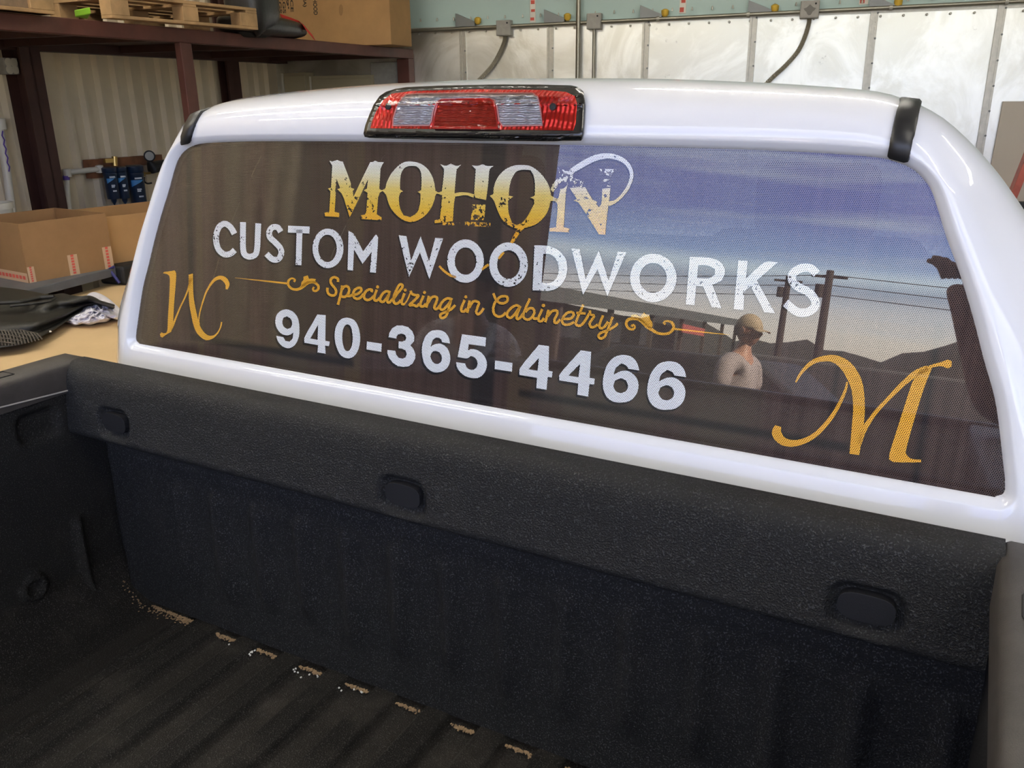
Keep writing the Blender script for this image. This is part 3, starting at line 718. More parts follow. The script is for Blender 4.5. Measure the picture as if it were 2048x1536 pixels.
poly(b, [(742, 185), (825, 163), (830, 500), (850, 700), (890, 900), (945, 1130), (1000, 1240), (1080, 1330), (1150, 1358), (1230, 1345), (1300, 1280), (1345, 1180), (1362, 1090), (1388, 1095), (1370, 1190), (1310, 1310), (1230, 1395), (1150, 1435), (1070, 1442), (980, 1390), (890, 1290), (830, 1140), (790, 950), (755, 750), (742, 500)], wc, o_)
brush(b, [(948, 1140), (937, 1050), (960, 900), (1010, 720), (1080, 520), (1180, 350), (1270, 265), (1360, 243), (1440, 285), (1487, 370), (1470, 465)], [20, 22, 24, 28, 34, 46, 62, 76, 92, 82, 40], wc, o_)
on_win('monogram', b, orange_l, 'amber calligraphic letters W and C')
b = B()
brush(b, [(250, 254), (300, 170), (380, 98), (470, 68), (560, 72), (640, 122), (700, 205), (735, 300), (748, 450), (738, 600), (712, 822)], [14, 24, 34, 44, 62, 88, 100, 96, 92, 92, 78], m7, o_)
brush(b, [(655, 250), (640, 320), (580, 450), (500, 570), (400, 670), (300, 722), (210, 735), (140, 712), (100, 655), (112, 600)], [14, 22, 30, 34, 38, 44, 54, 66, 76, 50], m7, o_)
brush(b, [(752, 740), (790, 625), (880, 490), (1000, 362), (1100, 262), (1200, 182), (1290, 142)], [34, 40, 32, 32, 40, 50, 44], m7, o_)
poly(b, [(1170, 250), (1230, 155), (1322, 145), (1260, 300), (1180, 560), (1130, 740), (1115, 810), (1150, 853), (1237, 865), (1237, 885), (1020, 883), (985, 860), (990, 810), (1040, 650), (1110, 430)], m7, o_)
brush(b, [(1270, 150), (1340, 122), (1400, 112), (1448, 110), (1478, 108)], [30, 24, 36, 66, 40], m7, o_)
on_win('monogram', b, orange_l, 'amber calligraphic letter M')

from mathutils.bvhtree import BVHTree
ZZ_ = A((0, 0, 1))
_bm = bmesh.new(); _bm.from_mesh(cab_o.data); CABT = BVHTree.FromBMesh(_bm); _bm.free()
def on_cab(p):
    h_, n_, i_, d_ = CABT.ray_cast(Vector(T), Vector(ray(p)))
    return (A(h_), A(n_)) if h_ is not None else None
# third brake light, its pieces following the curve of the shell
lt = toP((700, 140), 3.938)
def lp(q, lift):
    r_ = on_cab(lt(q))
    h_, n_ = r_
    v_ = T - h_; v_ /= np.linalg.norm(v_)
    return h_ + v_ * lift / max(.35, abs(n_ @ v_))
def patch(loop, lift, res=34.):
    """outline in the lamp's own drawing units, filled with small faces and laid on the shell"""
    P_ = []
    for a, c in zip(loop, loop[1:] + loop[:1]):
        m_ = max(1, int(math.hypot(a[0] - c[0], a[1] - c[1]) / res)); P_ += [(a[0] + (c[0] - a[0]) * k / m_, a[1] + (c[1] - a[1]) * k / m_) for k in range(m_)]
    bm = bmesh.new(); vv = [bm.verts.new((x, y, 0)) for x, y in P_]
    for t_ in tessellate_polygon([[Vector((x, y, 0)) for x, y in P_]]):
        try: bm.faces.new([vv[i] for i in t_])
        except ValueError: pass
    for _ in range(8):
        ed = [e for e in bm.edges if e.calc_length() > res * 1.5]
        if not ed: break
        bmesh.ops.subdivide_edges(bm, edges=ed, cuts=1); bmesh.ops.triangulate(bm, faces=bm.faces)
    bm.verts.index_update(); b_ = B().add([lp((v.co.x, v.co.y), lift) for v in bm.verts], [tuple(v.index for v in f.verts) for f in bm.faces]); bm.free()
    return b_
outl = [(125, 522), (116, 500), (130, 440), (160, 360), (195, 280), (240, 218), (290, 185), (360, 164), (450, 150), (700, 139), (1100, 131), (1500, 132), (1740, 138), (1800, 150), (1840, 185), (1850, 240), (1846, 380), (1838, 490), (1826, 550), (1500, 548), (1000, 545), (300, 528)]
redl = [(160, 458), (175, 400), (210, 320), (262, 238), (330, 186), (480, 166), (1000, 151), (1500, 156), (1700, 172), (1770, 205), (1788, 260), (1778, 420), (1758, 476), (1400, 472), (1000, 470)]
clr = [(338, 438), (342, 380), (362, 310), (392, 245), (440, 196), (520, 188), (900, 181), (1440, 184), (1478, 212), (1500, 310), (1518, 436), (1205, 441), (1175, 400), (1158, 290), (1138, 238), (1105, 225), (720, 230), (682, 252), (655, 320), (640, 405), (625, 436)]
ctr = [(655, 455), (668, 340), (690, 258), (725, 236), (1098, 231), (1128, 250), (1148, 320), (1162, 458)]
brake = obj('brake_light', patch(outl, .0045), gloss_black, truck, smooth=True, solid=.007, norm=True, ang=60)
back_m = reflector('red_ribbed_reflector', (.72, .03, .018), 40., 14., .3, .6, .6)
deep_m = reflector('deep_red_reflector', (.80, .05, .02), 18., 55., .2, .5)
edge = mat('pink_lens_rim', (.75, .35, .32), .2)
edr = mat('bright_red_rim', (.70, .03, .02), .2, coat=.5)
obj('side_reflector', patch(redl, .0085), back_m, brake, smooth=True, ang=180)
obj('reversing_reflector', patch(clr, .0102), refl_m, brake, smooth=True, ang=180)
obj('stop_reflector', patch(ctr, .0112), deep_m, brake, smooth=True, ang=180)
obj('lens', patch(redl, .0150), glass_mat('lens_shell', (.97, .97, .97), 1.42), brake, smooth=True, ang=180)
obj('lens_rim', B().tube([lp(q, .0112) for q in clr + clr[:1]], .0013, 6), edge, brake, smooth=True)
obj('lens_rim', B().tube([lp(q, .0120) for q in ctr + ctr[:1]], .0020, 6), edr, brake, smooth=True)
for q in ((302, 288), (1598, 290)):
    c = lp(q, .0152)
    obj('screw', B().lathe(c, [(.0055, -.001), (.0055, .0015), (.003, .002)], 16, (0, -1, .2)), black_m, brake)
# black ditch moldings either side of the roof, lying on the shell
def molding(la, lb):
    L_, R__ = [], []
    for a, c in zip(spline([A(q) for q in la], 4), spline([A(q) for q in lb], 4)):
        ha, hb = on_cab(a), on_cab(c)
        if ha is None or hb is None: break
        L_.append(ha[0]); R__.append(hb[0])
    xa, xb, y0 = L_[-1][0], R__[-1][0], max(L_[-1][1], R__[-1][1])
    for y in np.linspace(y0 + .02, 1.45, 14):      # follows the taper of the roof
        for l_, x in ((L_, xa), (R__, xb)):
            x = math.copysign(.75 + (abs(x) - .75) * (y + 1.05) / (y0 + 1.05) - .006, x)
            h_ = CABT.ray_cast(Vector((x, y, 3)), Vector((0, 0, -1)))[0]
            l_.append(A(h_) - ZZ_ * .006)
    G = []
    for a, c in zip(L_, R__):
        m_ = (a + c) / 2; h_ = CABT.find_nearest(Vector(m_)); n_ = A(h_[1]); n_ = n_ if n_[2] - n_[1] > 0 else -n_
        G.append([a - n_ * .004, a + n_ * .005, a * .85 + c * .15 + n_ * .008, a * .15 + c * .85 + n_ * .008, c + n_ * .005, c - n_ * .004])
    b_ = B().grid(G); b_.f.append((0, 1, 2, 3, 4, 5))
    return obj('roof_molding', b_, mold_m, truck, smooth=True, ang=50)
molding([(1778, 308), (1780, 285), (1785, 255), (1792, 225), (1801, 200), (1807, 190)], [(1819, 319), (1824, 290), (1830, 260), (1836, 230), (1842, 205), (1846, 193)])
molding([(363, 286), (366, 270), (372, 255), (383, 236), (397, 219), (409, 210)], [(382, 282), (387, 264), (394, 245), (405, 226), (419, 211), (430, 204)])

# ---- bed
def rrect(u, v, a, b_, r):
    du = np.maximum(np.abs(u) - (a - r), 0); dv = np.maximum(np.abs(v) - (b_ - r), 0)
    return np.sqrt(du * du + dv * dv) - r
def sm(x, a, b_):
    t_ = np.clip((x - a) / (b_ - a), 0, 1); return t_ * t_ * (3 - 2 * t_)
HP = spline([(.03, -.07), (.022, -.006), (.008, .002), (-.012, .001), (-.026, -.004), (-.036, -.015), (-.042, -.035), (-.046, -.07), (-.052, -.118), (-.054, -.133), (-.050, -.144), (-.036, -.151), (-.010, -.158), (.012, -.168)], 10)
XS = np.unique(np.r_[np.linspace(-.85, .836, 220), *[np.arange(x - .06, x + .061, .003) for x in (-.70, 0, .70)]])
PK = [(-.700, -.098), (0.0, -.100), (.700, -.098)]
G = []
HPf = resample(HP, 120)
for x in XS:
    row = []
    for y, z in HPf:
        d = 0.
        if y < -.04 and z < -.03:
            for cx_, cz_ in PK:
                q = rrect(np.array(x - cx_), np.array(z - cz_ + .004), .045, .031, .024)
                d = max(d, .013 * (1 - float(sm(q, -.009, .006))))
        row.append((x, y + d, z + H))
    G.append(row)
header = obj('bed_header', B().grid(G), liner, truck, smooth=True, ang=60)
for cx_, cz_ in PK:
    loop = [(cx_ + .034 * math.copysign(abs(math.cos(a)) ** .62, math.cos(a)), -.048, cz_ - .001 + .0195 * math.copysign(abs(math.sin(a)) ** .75, math.sin(a)) + H) for a in np.linspace(0, 2 * math.pi, 33)[:-1]]
    obj('plug', B().prism(loop, (0, .014, 0)), plastic, header, bevel=.004, seg=3)
# front wall of the bed: upright ribs
XW = np.linspace(-.875, .845, 340); ZW = np.linspace(-.55, -.13, 90)
G = []
for x in XW:
    row = []
    ph = ((x + .645) / .1085) % 1.0
    kk = int(math.floor((x + .645) / .1085))
    for z in ZW:
        rib = math.exp(-((ph - .45) / .17) ** 2)
        top = -.222 - .02 * abs(ph - .42) * 2
        f = float(1 - sm(z, top - .02, top + .004)) * float(sm(z, -.50 + .04 * ((kk * 37) % 7) / 7, -.40))
        inside = 1. if -.60 < x < .84 else 0.
        y = -.002 - .017 * rib * f * inside + .014 * float(sm(z, -.2, -.165))
        low = -.550 + .035 * float(sm(-x, .755, .815)) ** 2
        xx = x
        if x < -.808: y = .006 + .018 * float(sm(-x, .808, .82))
        zz = max(z, low)
        row.append((xx, y, zz + H))
    G.append(row)
obj('bed_front_wall', B().grid(G), liner_low, truck, smooth=True, ang=60)
# floor: ribs along the bed
XF = np.linspace(-.84, .84, 420); YF = np.r_[np.linspace(-1.9, -.2, 30), np.linspace(-.19, .03, 12)]
G = []
for x in XF:
    ph = ((x + .503 + .05775) / .1155) % 1.0
    if x < -.56 or x > .80: hgt = .011 - .018 * math.exp(-((x + .618) / .007) ** 2) + .006 * math.exp(-((x + .600) / .006) ** 2) - .004 * float(sm(-x, .64, .66)) + .004 * float(sm(-x, .70, .72))
    else: hgt = .017 * (1 - float(sm(ph, .20, .30) - sm(ph, .70, .80)))
    if x < -.70: hgt += .10 * (1 - math.sqrt(max(0, 1 - min(1, (-x - .70) / .14) ** 2)))
    G.append([(x, y, -.566 + hgt + H) for y in YF])
obj('bed_floor', B().grid(G), liner_floor, truck, smooth=True, ang=60)
# side walls
def bed_side(sg):
    YS = np.unique(np.r_[np.linspace(-1.9, .02, 100), np.arange(-.30, .034, .004)]); ZS = np.unique(np.r_[np.linspace(-.57, -.03, 90)])
    G = []
    for y in YS:
        row = []
        for z in ZS:
            d = 0.
            q = rrect(np.array(y + .112), np.array(z + .108), .042, .030, .02); d += .014 * (1 - float(sm(q, -.008, .008)))
            q2 = abs(math.hypot((y + .192) / 1.0, (z + .435)) - .022); d -= .010 * float(1 - sm(q2, .004, .010)) * (1 if y > -.2 or z < -.43 else .2)
            step = float(sm(y, -.085, -.060)) * float(1 - sm(z, -.37, -.31)); d += .006 * step - .014 * math.exp(-((y + .074 - .02 * max(0, (-.50 - z) / .05)) / .011) ** 2) * float(1 - sm(z, -.345, -.325))
            d += .016 * math.exp(-((y + .45) / .10) ** 2) * float(1 - sm(z, -.30, -.25))
            fil = .0
            if z < -.45: fil = .09 * (1 - math.sqrt(max(0, 1 - ((-.45 - z) / .121) ** 2)))
            row.append((sg * (.842 + d - fil), y, z + H))
        G.append(row)
    return obj('bed_side', B().grid(G), liner_side, truck, smooth=True, ang=60)
bed_side(-1)
# right side is seen from above only
G = [[(.842, y, z + H) for z in np.linspace(-.57, -.02, 12)] for y in np.linspace(-1.9, .02, 20)]
obj('bed_side', B().grid(G), liner_low, truck)
def rail(sg, x_in, x_out):
    pr = [(x_in, -.058), (x_in, -.010), (x_in + .004, -.003), (x_in + .014, .0015), (x_out - .022, .0015), (x_out - .008, -.004), (x_out, -.018), (x_out, -.07)]
    G = []
    for y, dz, dx in ((-1.92, 0, 0), (-1.0, 0, 0), (-.03, 0, 0), (.016, -.001, .002), (.034, -.010, .012), (.04, -.03, .016)):
        G.append([(sg * (x + (dx if i < 3 else -dx * (i > 4))), y, z + H + dz) for i, (x, z) in enumerate(pr)])
    b_ = B().grid(G)
    b_.f.append(tuple(range(len(b_.v) - len(pr), len(b_.v))))
    return obj('bed_rail', b_, rail_m, truck, smooth=True, ang=35)
rl = rail(-1, .837, .935); rr = rail(1, .8285, .955)
obj('rail_seam', B().tube([(-.8345, -1.5, onx((0, 815), -.8345)[2] - .001), onx((0, 815), -.8345), onx((148, 778), -.8345)], .0016, 6), mat('pale_seam', (.45, .42, .38), .5), rl)
def outline_box(pts, name, par):
    return obj(name, B().tube([(x, y, z) for x, y, z in pts], .0011, 6), black_m, par)
outline_box([(-.868, -.30, H + .0022), (-.868, -.125, H + .0022), (-.905, -.125, H + .0022), (-.905, -.30, H + .0022)], 'stake_pocket_lid', rl)
outline_box([(.90, -.105, H + .0022), (.853, -.105, H + .0022), (.851, -.112, H + .0022), (.850, -.155, H + .0022), (.852, -.162, H + .0022), (.90, -.163, H + .0022)], 'stake_pocket_lid', rr)
# outer body, tailgate, hood, wheels: mostly behind what the camera sees
for sg in (-1, 1):
    G = [[(sg * x, y, z + H) for x, z in ((.93, -.03), (.985, -.06), (1.005, -.2), (1.005, -.75), (.96, -.85))] for y in (-1.95, -1.0, -.03)]
    obj('bed_outer_panel', B().grid(G), white_solid, truck, smooth=True, solid=.004)
tg = obj('tailgate', B().box((0, -1.94, H - .28), (1.86, .06, .54)), white_solid, truck, bevel=.012)
obj('tailgate_cap', B().box((0, -1.94, H - .004), (1.86, .085, .03)), plastic, tg, bevel=.008)
G = []
for y, zt, wd in ((2.16, -.02, .95), (2.5, -.03, .95), (3.2, -.08, .93), (3.62, -.15, .90), (3.72, -.24, .88), (3.74, -.75, .88)):
    G.append([(-wd, y, -.85 + H), (-wd, y, min(zt - .12, -.2) + H), (-wd * .86, y, zt - .03 + H), (-wd * .5, y, zt + H), (0, y, zt + .012 + H), (wd * .5, y, zt + H), (wd * .86, y, zt - .03 + H), (wd, y, min(zt - .12, -.2) + H), (wd, y, -.85 + H)])
b = B().grid(G); b.f.append(tuple(range(len(b.v) - 9, len(b.v))))
obj('hood', b, white_solid, truck, smooth=True, ang=60)
tire_m = mat('tire_rubber', (.015, .015, .015), .8); rim_m = mat('wheel_alloy', (.5, .5, .52), .3, metal=1)
for xx in (-.86, .86):
    for yy in (-.85, 2.75):
        wl_ = obj('wheel', B().lathe((xx - .13, yy, .40), [(.22, 0), (.36, .0), (.395, .03), (.40, .06), (.40, .20), (.395, .23), (.36, .26), (.22, .26)], 36, (1, 0, 0)), tire_m, truck, smooth=True)
        obj('rim', B().lathe((xx + (.125 if xx > 0 else -.145), yy, .40), [(.225, 0), (.21, .008), (.06, -.0), (.05, .02), (.01, .02)], 30, (1, 0, 0)), rim_m, wl_, smooth=True)
obj('chassis', B().box((0, .9, .62), (1.5, 5.2, .16)), black_m, truck)
# cab interior, seen faintly through the punched film
seatm = mat('dark_grey_seat_cloth', (.055, .053, .05), .8)
for sx_ in (-.42, .42):
    st_ = obj('front_seat', B().box((sx_, 1.05, H - .12), (.50, .16, .62)).box((sx_, 1.32, H - .42), (.50, .55, .16)), seatm, truck, bevel=.05, seg=3)
    obj('headrest', B().box((sx_, 1.03, H + .27), (.27, .09, .17)), seatm, st_, bevel=.035, seg=3)
rs = obj('rear_seat', B().box((0, .36, H - .28), (1.5, .14, .54)).box((0, .60, H - .5), (1.5, .45, .14)), seatm, truck, bevel=.04, seg=3)
obj('dashboard', B().prism([(-.88, 1.75, H - .5), (-.88, 1.75, H - .10), (-.88, 1.88, H - .03), (-.88, 2.15, H - .02), (-.88, 2.15, H - .5)], (1.76, 0, 0)), black_m, truck, bevel=.02)
b = B(); b.tube([(-.42 + .19 * math.cos(a), 1.62 - .05 * math.sin(a), H - .08 + .18 * math.sin(a)) for a in np.linspace(0, 2 * math.pi, 33)], .014, 8)
obj('steering_wheel', b.tube([(-.42, 1.62, H - .08), (-.42, 1.78, H - .16)], .03, 8), black_m, truck)
obj('rear_view_mirror', B().box((0, 1.60, H + .40), (.25, .03, .07)).tube([(0, 1.6, H + .42), (0, 1.64, H + .50)], .01, 6), black_m, truck, bevel=.01)

# ================================================================== THE BUILDING
CL = float(onb((553, 150)) @ BD)           # left wall
DECK = float(onb((821, 99))[2]); CM = float(onb((821, 99)) @ BD)
ZC = 2.50                                  # top of the bare steel sheets
RX, NF, CEIL = 7.6, float(np.array([-1.86, -3.5, 0]) @ BN - CB) - .12, 4.6   # right wall, front wall (from the back wall), ceiling
def bpt(d, n, z): return bw(d, CB + n, z)
def bbox_(b, d0, d1, n0, n1, z0, z1):
    return b.box(bpt((d0 + d1) / 2, (n0 + n1) / 2, (z0 + z1) / 2), (1, 1, 1), ax=(BD * (d1 - d0), BN * (n1 - n0), (0, 0, z1 - z0)))
struct(obj('floor', B().flat([bpt(CL - .1, NF - .1, 0), bpt(RX + .1, NF - .1, 0), bpt(RX + .1, .1, 0), bpt(CL - .1, .1, 0)]), concrete))
wb = struct(obj('wall_back', bbox_(B(), CL - .1, RX + .1, 0, .08, -.05, ZC), galvs))
struct(obj('wall_back', bbox_(B(), CL - .1, RX + .1, .02, .10, ZC, CEIL), teal))
# corrugated left wall: ribbed sheet
G = []; n_ = NF
prof = [(-.052, 0), (-.026, .034), (.026, .034), (.052, 0)]
ns = []
k0 = float(onl((198, 178), CL) @ BN - CB); dk = (k0 - float(onl((127, 178), CL) @ BN - CB)) / 2
k = -60
while True:
    c = k0 + dk * k; k += 1
    if c < NF: continue
    if c > -.06: break
    ns += [(c - .040, 0), (c - .024, .042), (c + .004, .042), (c + .020, 0)]
ns = [(NF, 0)] + ns + [(.06, 0)]
for z in (0, .8, 1.6, CEIL):
    G.append([bpt(CL + h_, n, z) for n, h_ in ns])
struct(obj('wall_left', B().grid(G), corrug, smooth=False, solid=.004))
struct(obj('wall_right', bbox_(B(), RX, RX + .1, NF, .1, -.05, CEIL), mat('pale_liner_sheet', (.6, .58, .52), .6)))
struct(obj('ceiling', bbox_(B(), CL - .12, RX + .12, NF - .02, .14, CEIL - .01, CEIL + .08), mat('white_roof_insulation', (.66, .65, .62), .8)))
# front wall with the open bay door behind the camera
PJ = (np.array([-1.86, -3.5, 0]) @ BD)
DJ0, DJ1, DTOP = float(PJ), float(PJ) + 8.4, 3.75
NFr = NF + .12
b = B(); bbox_(b, CL, DJ0, NFr - .119, NFr, 0, CEIL); bbox_(b, DJ1, RX, NFr - .12, NFr, 0, CEIL); bbox_(b, DJ0, DJ1, NFr - .12, NFr, DTOP, CEIL)
struct(obj('wall_front', b, mat('brown_liner_sheet', (.20, .155, .12), .6)))
b = B(); bbox_(b, DJ0, DJ0 + .14, NFr - .16, NFr + .05, 0, DTOP); bbox_(b, DJ1 - .14, DJ1, NFr - .16, NFr + .05, 0, DTOP); bbox_(b, DJ0, DJ1, NFr - .16, NFr + .05, DTOP - .14, DTOP)
struct(obj('door_1', b, red_dark, bevel=.004))
# back wall strips with a clip and a wad of yellow foam on top
for i, x in enumerate((925, 1100, 1290, 1503, 1741, 1992)):
    d = float(onb((x, 100), .02) @ BD); w_ = .055
    b = B(); bbox_(b, d - .03, d - .012, -.022, 0, 0, ZC); bbox_(b, d + .012, d + .03, -.014, 0, 0, ZC); bbox_(b, d - .014, d + .014, -.010, 0, 0, ZC)
    o = struct(obj('trim_%d' % (i + 1), b, seam_m))
    b = B()
    for z in np.arange(.2, ZC, .19):
        b.lathe(bpt(d + .024, -.014, z), [(.008, 0), (.008, .005), (.004, .007)], 8, -BN)
    obj('screw_row', b, seam_dk, o)['kind'] = 'stuff'
    if i < 5:
        tp = ZC + .06
        cl_ = obj('clip', B().prism([bpt(d - .05, -.05, ZC), bpt(d + .14, -.05, ZC), bpt(d + .14, -.05, ZC + .035), bpt(d - .05, -.05, ZC + .115)], BN * .06), seam_dk, o)
        obj('foam', B().lathe(bpt(d + .165, -.03, ZC + .055), [(.015, -.04), (.03, -.025), (.033, .01), (.015, .022)], 10), yellow, o, smooth=True)
o = struct(obj('trim_7', bbox_(B(), CL, RX, -.012, 0, ZC - .02, ZC + .006), seam_m))
b = B()
for d in np.arange(CM + .1, 2.2, .17):
    b.lathe(bpt(d, -.012, ZC - .045), [(.010, 0), (.010, .006), (.005, .010)], 8, -BN)
    b.lathe(bpt(d + .02, -.0, ZC + .06), [(.009, 0), (.006, .02), (.003, .028)], 8, (0, 0, 1)).v
obj('screw_row', b, seam_m, o)['kind'] = 'stuff'
# conduits and boxes
def jbox(pa, pb, label, stain=False):
    c0, c1 = onb(pa, .06), onb(pb, .06); d0, d1 = c0 @ BD, c1 @ BD
    t_ = thing('junction_box', label, 'electrical box', bpt((d0 + d1) / 2, -.03, c1[2]), 'junction boxes on the steel wall')
    bx = obj('box_body', bbox_(B(), d0, d1, -.075, -.0, c1[2], c0[2]), greybox, t_, bevel=.004)
    obj('cover_plate', bbox_(B(), d0 + .006, d1 - .004, -.080, -.075, c1[2] + .006, c0[2] - .004), greybox, t_, bevel=.002)
    obj('screw', B().lathe(bpt(d1 - .03, -.080, c0[2] - .025), [(.008, 0), (.008, .003)], 8, -BN), black_m, t_)
    if stain:
        m_ = mat('smudge', (.17, .16, .145), .7)
        bb = B().flat([bpt((d0 + d1) / 2 + .04 * math.cos(a) * (1 + .3 * math.sin(3 * a)), -.0812, (c0[2] + c1[2]) / 2 - .005 + .032 * math.sin(a) * (1 + .3 * math.cos(4 * a))) for a in np.linspace(0, 2 * math.pi, 24)[:-1]])
        obj('smudge', bb, m_, t_)
    return t_
jbox((993, 41), (1022, 71), 'small grey junction box, leftmost of the three on the steel wall')
jbox((1174, 27), (1202, 58), 'small grey junction box just right of the tall vertical conduit')
jbox((1602, 2), (1637, 36), 'grey junction box with a dark smudge on its cover', True)
def zc_at(x):                               # the conduit's line on the wall
    return onb((x, 62 - (x - 820) * .0489), .045)
for i, (xa, xb, lab) in enumerate(((815, 993, 'grey conduit pipe left of the leftmost junction box'), (1022, 1174, 'grey conduit pipe between the two left junction boxes'),
                                   (1202, 1602, 'long grey conduit pipe ending at the smudged junction box'), (1637, 2150, 'grey conduit pipe right of the smudged junction box'))):
    a_, b_ = zc_at(xa), zc_at(xb)
    tb = B().tube([a_, b_], .0155, 10)
    mid = [q for q in (.3, .75)] if xb - xa > 300 else []
    o = obj('conduit_pipe', tb, galv, smooth=True); tag(o, lab, 'pipe', 'conduit pipes along the steel wall')
    for q in mid:
        c = a_ + (b_ - a_) * q; obj('pipe_strap', B().tube([c - BD * .012, c + BD * .012], .022, 10), seam_m, None).parent = o
        _c = bpy.data.objects[-1] if False else None
for o in [q for q in bpy.data.objects if q.name.startswith('pipe_strap')]:
    o.location = o.location - o.parent.location
a_ = onb((1157, 0), .06); d = a_ @ BD
tag(obj('conduit_pipe', B().tube([bpt(d, -.055, .05), bpt(d, -.055, 4.5)], .021, 12), galv, smooth=True), 'tall vertical grey conduit pipe crossing the horizontal conduit', 'pipe', 'upright conduit pipes on the steel wall')
d = onb((1188, 100), .03) @ BD
tag(obj('conduit_pipe', B().tube([bpt(d, -.035, .3), bpt(d, -.035, float(onb((1188, 57), .03)[2]))], .014, 12), galv, smooth=True), 'thin vertical conduit pipe dropping from the middle junction box', 'pipe', 'upright conduit pipes on the steel wall')
flexm = mat('ribbed_flexible_conduit', (.40, .37, .29), .45, metal=.4)
def flex(pts, lab):
    P = spline([onb(p, .04) for p in pts], 60)
    rs = [.0175 + .003 * math.sin(i * 1.57) for i in range(len(P))]
    tag(obj('flexible_conduit', B().tube(P, rs, 10), flexm, smooth=True), lab, 'pipe', 'flexible conduits')
flex([(1010, 70), (1008, 84), (1000, 104), (985, 130), (962, 156), (930, 185), (900, 215)], 'thin ribbed flexible conduit hanging from the leftmost junction box')
flex([(1619, 36), (1617, 50), (1608, 78), (1594, 105), (1570, 132), (1545, 155), (1500, 200)], 'thick ribbed flexible conduit hanging from the smudged junction box')
for (x0, x1, y1, lab) in ((1059, 1070, 45, 'red and white tape strip above the left junction box'), (1358, 1371, 27, 'red and white tape strip in the middle of the teal panel'), (1718, 1736, 9, 'red and white tape strip near the top right of the teal panel')):
    p0, p1 = onb((x0, y1), .002), onb((x1, y1), .002); d0, d1 = p0 @ BD, p1 @ BD
    t_ = thing('tape_strip', lab, 'tape', bpt((d0 + d1) / 2, .01, p0[2]), 'tape strips on the teal panel')
    obj('strip', bbox_(B(), d0, d1, .012, .020, p0[2], CEIL - .3), paper, t_)
    b = B()
    for k in range(14):
        b.box(bpt((d0 + d1) / 2 + random.uniform(-.012, .012), .0115, p0[2] + .03 + .07 * k), (1, 1, 1), ax=(BD * .035, BN * .002, (0, 0, random.uniform(.02, .05))))
    obj('red_marks', b, reds, t_)['kind'] = 'stuff'
# right-hand end of the back wall
p = onb((2010, 203), .10)
d0 = p @ BD
tag(obj('wall_board', B().prism([bpt(d0, -.03, p[2]), bpt(d0 + .9, -.03, p[2]), bpt(d0 + .9, -.03, .9), bpt(d0 - .02, -.03, .9)], BN * .02), board_m), 'plain taupe board fixed to the steel wall at far right', 'board')
rk = thing('steel_rack', 'red braced steel rack beside the right end of the wall', 'rack', bpt(float(onb((2060, 400), .8) @ BD), -.8, 0))
a_, b_ = onb((2075, 265), .75), onb((2024, 393), .75)
b_ = b_ + (b_ - a_) * .12
obj('brace', B().bar(a_, b_, .05, .115, up=BN), red_post, rk, bevel=.004)
zb_ = float(onb((2040, 411), .75)[2])
d0 = float(onb((2020, 411), .75) @ BD)
obj('beam', bbox_(B(), d0 - .12, d0 + 1.6, -.80, -.74, zb_ - .03, zb_ + .03), black_m, rk, bevel=.003)
obj('leg', bbox_(B(), d0 + 1.5, d0 + 1.57, -.80, -.73, 0, 2.2), red_post, rk); obj('leg', bbox_(B(), d0 - .10, d0 - .03, -.80, -.73, 0, zb_ - .03), red_post, rk)
obj('shelf_board', bbox_(B(), d0 - .05, d0 + 1.5, -.76, -.2, zb_ - .115, zb_ - .06), mat('pale_plywood', (.55, .38, .19), .7), rk)
obj('shelf_panel', bbox_(B(), d0 - .1, d0 + 1.5, -.73, -.70, zb_ - .9, zb_ - .12), greysteel, rk)

# ---- storage mezzanine of red oxide steel
mz = thing('mezzanine', 'red brown steel storage platform along the ribbed tan wall', 'mezzanine', bpt(CM, -3., 0))
ZB = float(onb((821, 118))[2])
aL = onz((0, 25), DECK); dL = float(aL @ BD); nL = float(aL @ BN - CB)
s_ = (dL - CM) / nL                         # the beam runs very slightly out of square
def cm(n): return CM + s_ * n
b = B().bar(bpt(cm(-6.5), -6.5, (DECK + ZB) / 2), bpt(cm(0), -.005, (DECK + ZB) / 2), .07, DECK - ZB)
obj('front_beam', b, red_steel, mz, bevel=.006)
obj('deck', B().prism([bpt(cm(-6.5) - .03, -6.5, DECK - .012), bpt(cm(0) - .03, -.01, DECK - .012), bpt(CL + .05, -.01, DECK - .012), bpt(CL + .05, -6.5, DECK - .012)], (0, 0, -.02)), red_dark, mz)
for n in (-5.6, -4.75, -3.95, -3.35, -2.3, -1.2, -.3):
    obj('joist', B().bar(bpt(cm(n) - .04, n, (ZB + DECK) / 2 - .006), bpt(CL + .155, n, (ZB + DECK) / 2 - .006), .05, DECK - ZB - .012), red_dark, mz)
obj('rear_beam', bbox_(B(), CL + .045, CL + .15, -6.5, -.01, float(onl((200, 108), CL + .15)[2]), DECK - .034), red_dark, mz)
def ibeam(b, d, n, wd, dp, z0, z1, t=.018):
    bbox_(b, d - dp / 2, d - dp / 2 + t, n - wd / 2, n + wd / 2, z0, z1); bbox_(b, d + dp / 2 - t, d + dp / 2, n - wd / 2, n + wd / 2, z0, z1)
    bbox_(b, d - dp / 2, d + dp / 2, n - t / 2, n + t / 2, z0, z1); return b
dc_ = cm(-3.0) + .035
n0_, n1_ = float(onl((369, 150), dc_) @ BN - CB), float(onl((391, 150), dc_) @ BN - CB)
b = B(); bbox_(b, dc_ - .05, dc_, n0_, n1_, 0, ZB); obj('column', b, red_steel, mz, bevel=.005)
b = B(); bbox_(b, cm(0) - .09, cm(0) + .035, -.13, -.004, 0, ZB); obj('column', b, red_steel, mz, bevel=.005)
b = B(); bbox_(b, cm(-6.4) - .09, cm(-6.4) + .035, -6.45, -6.3, 0, ZB); obj('column', b, red_steel, mz, bevel=.005)
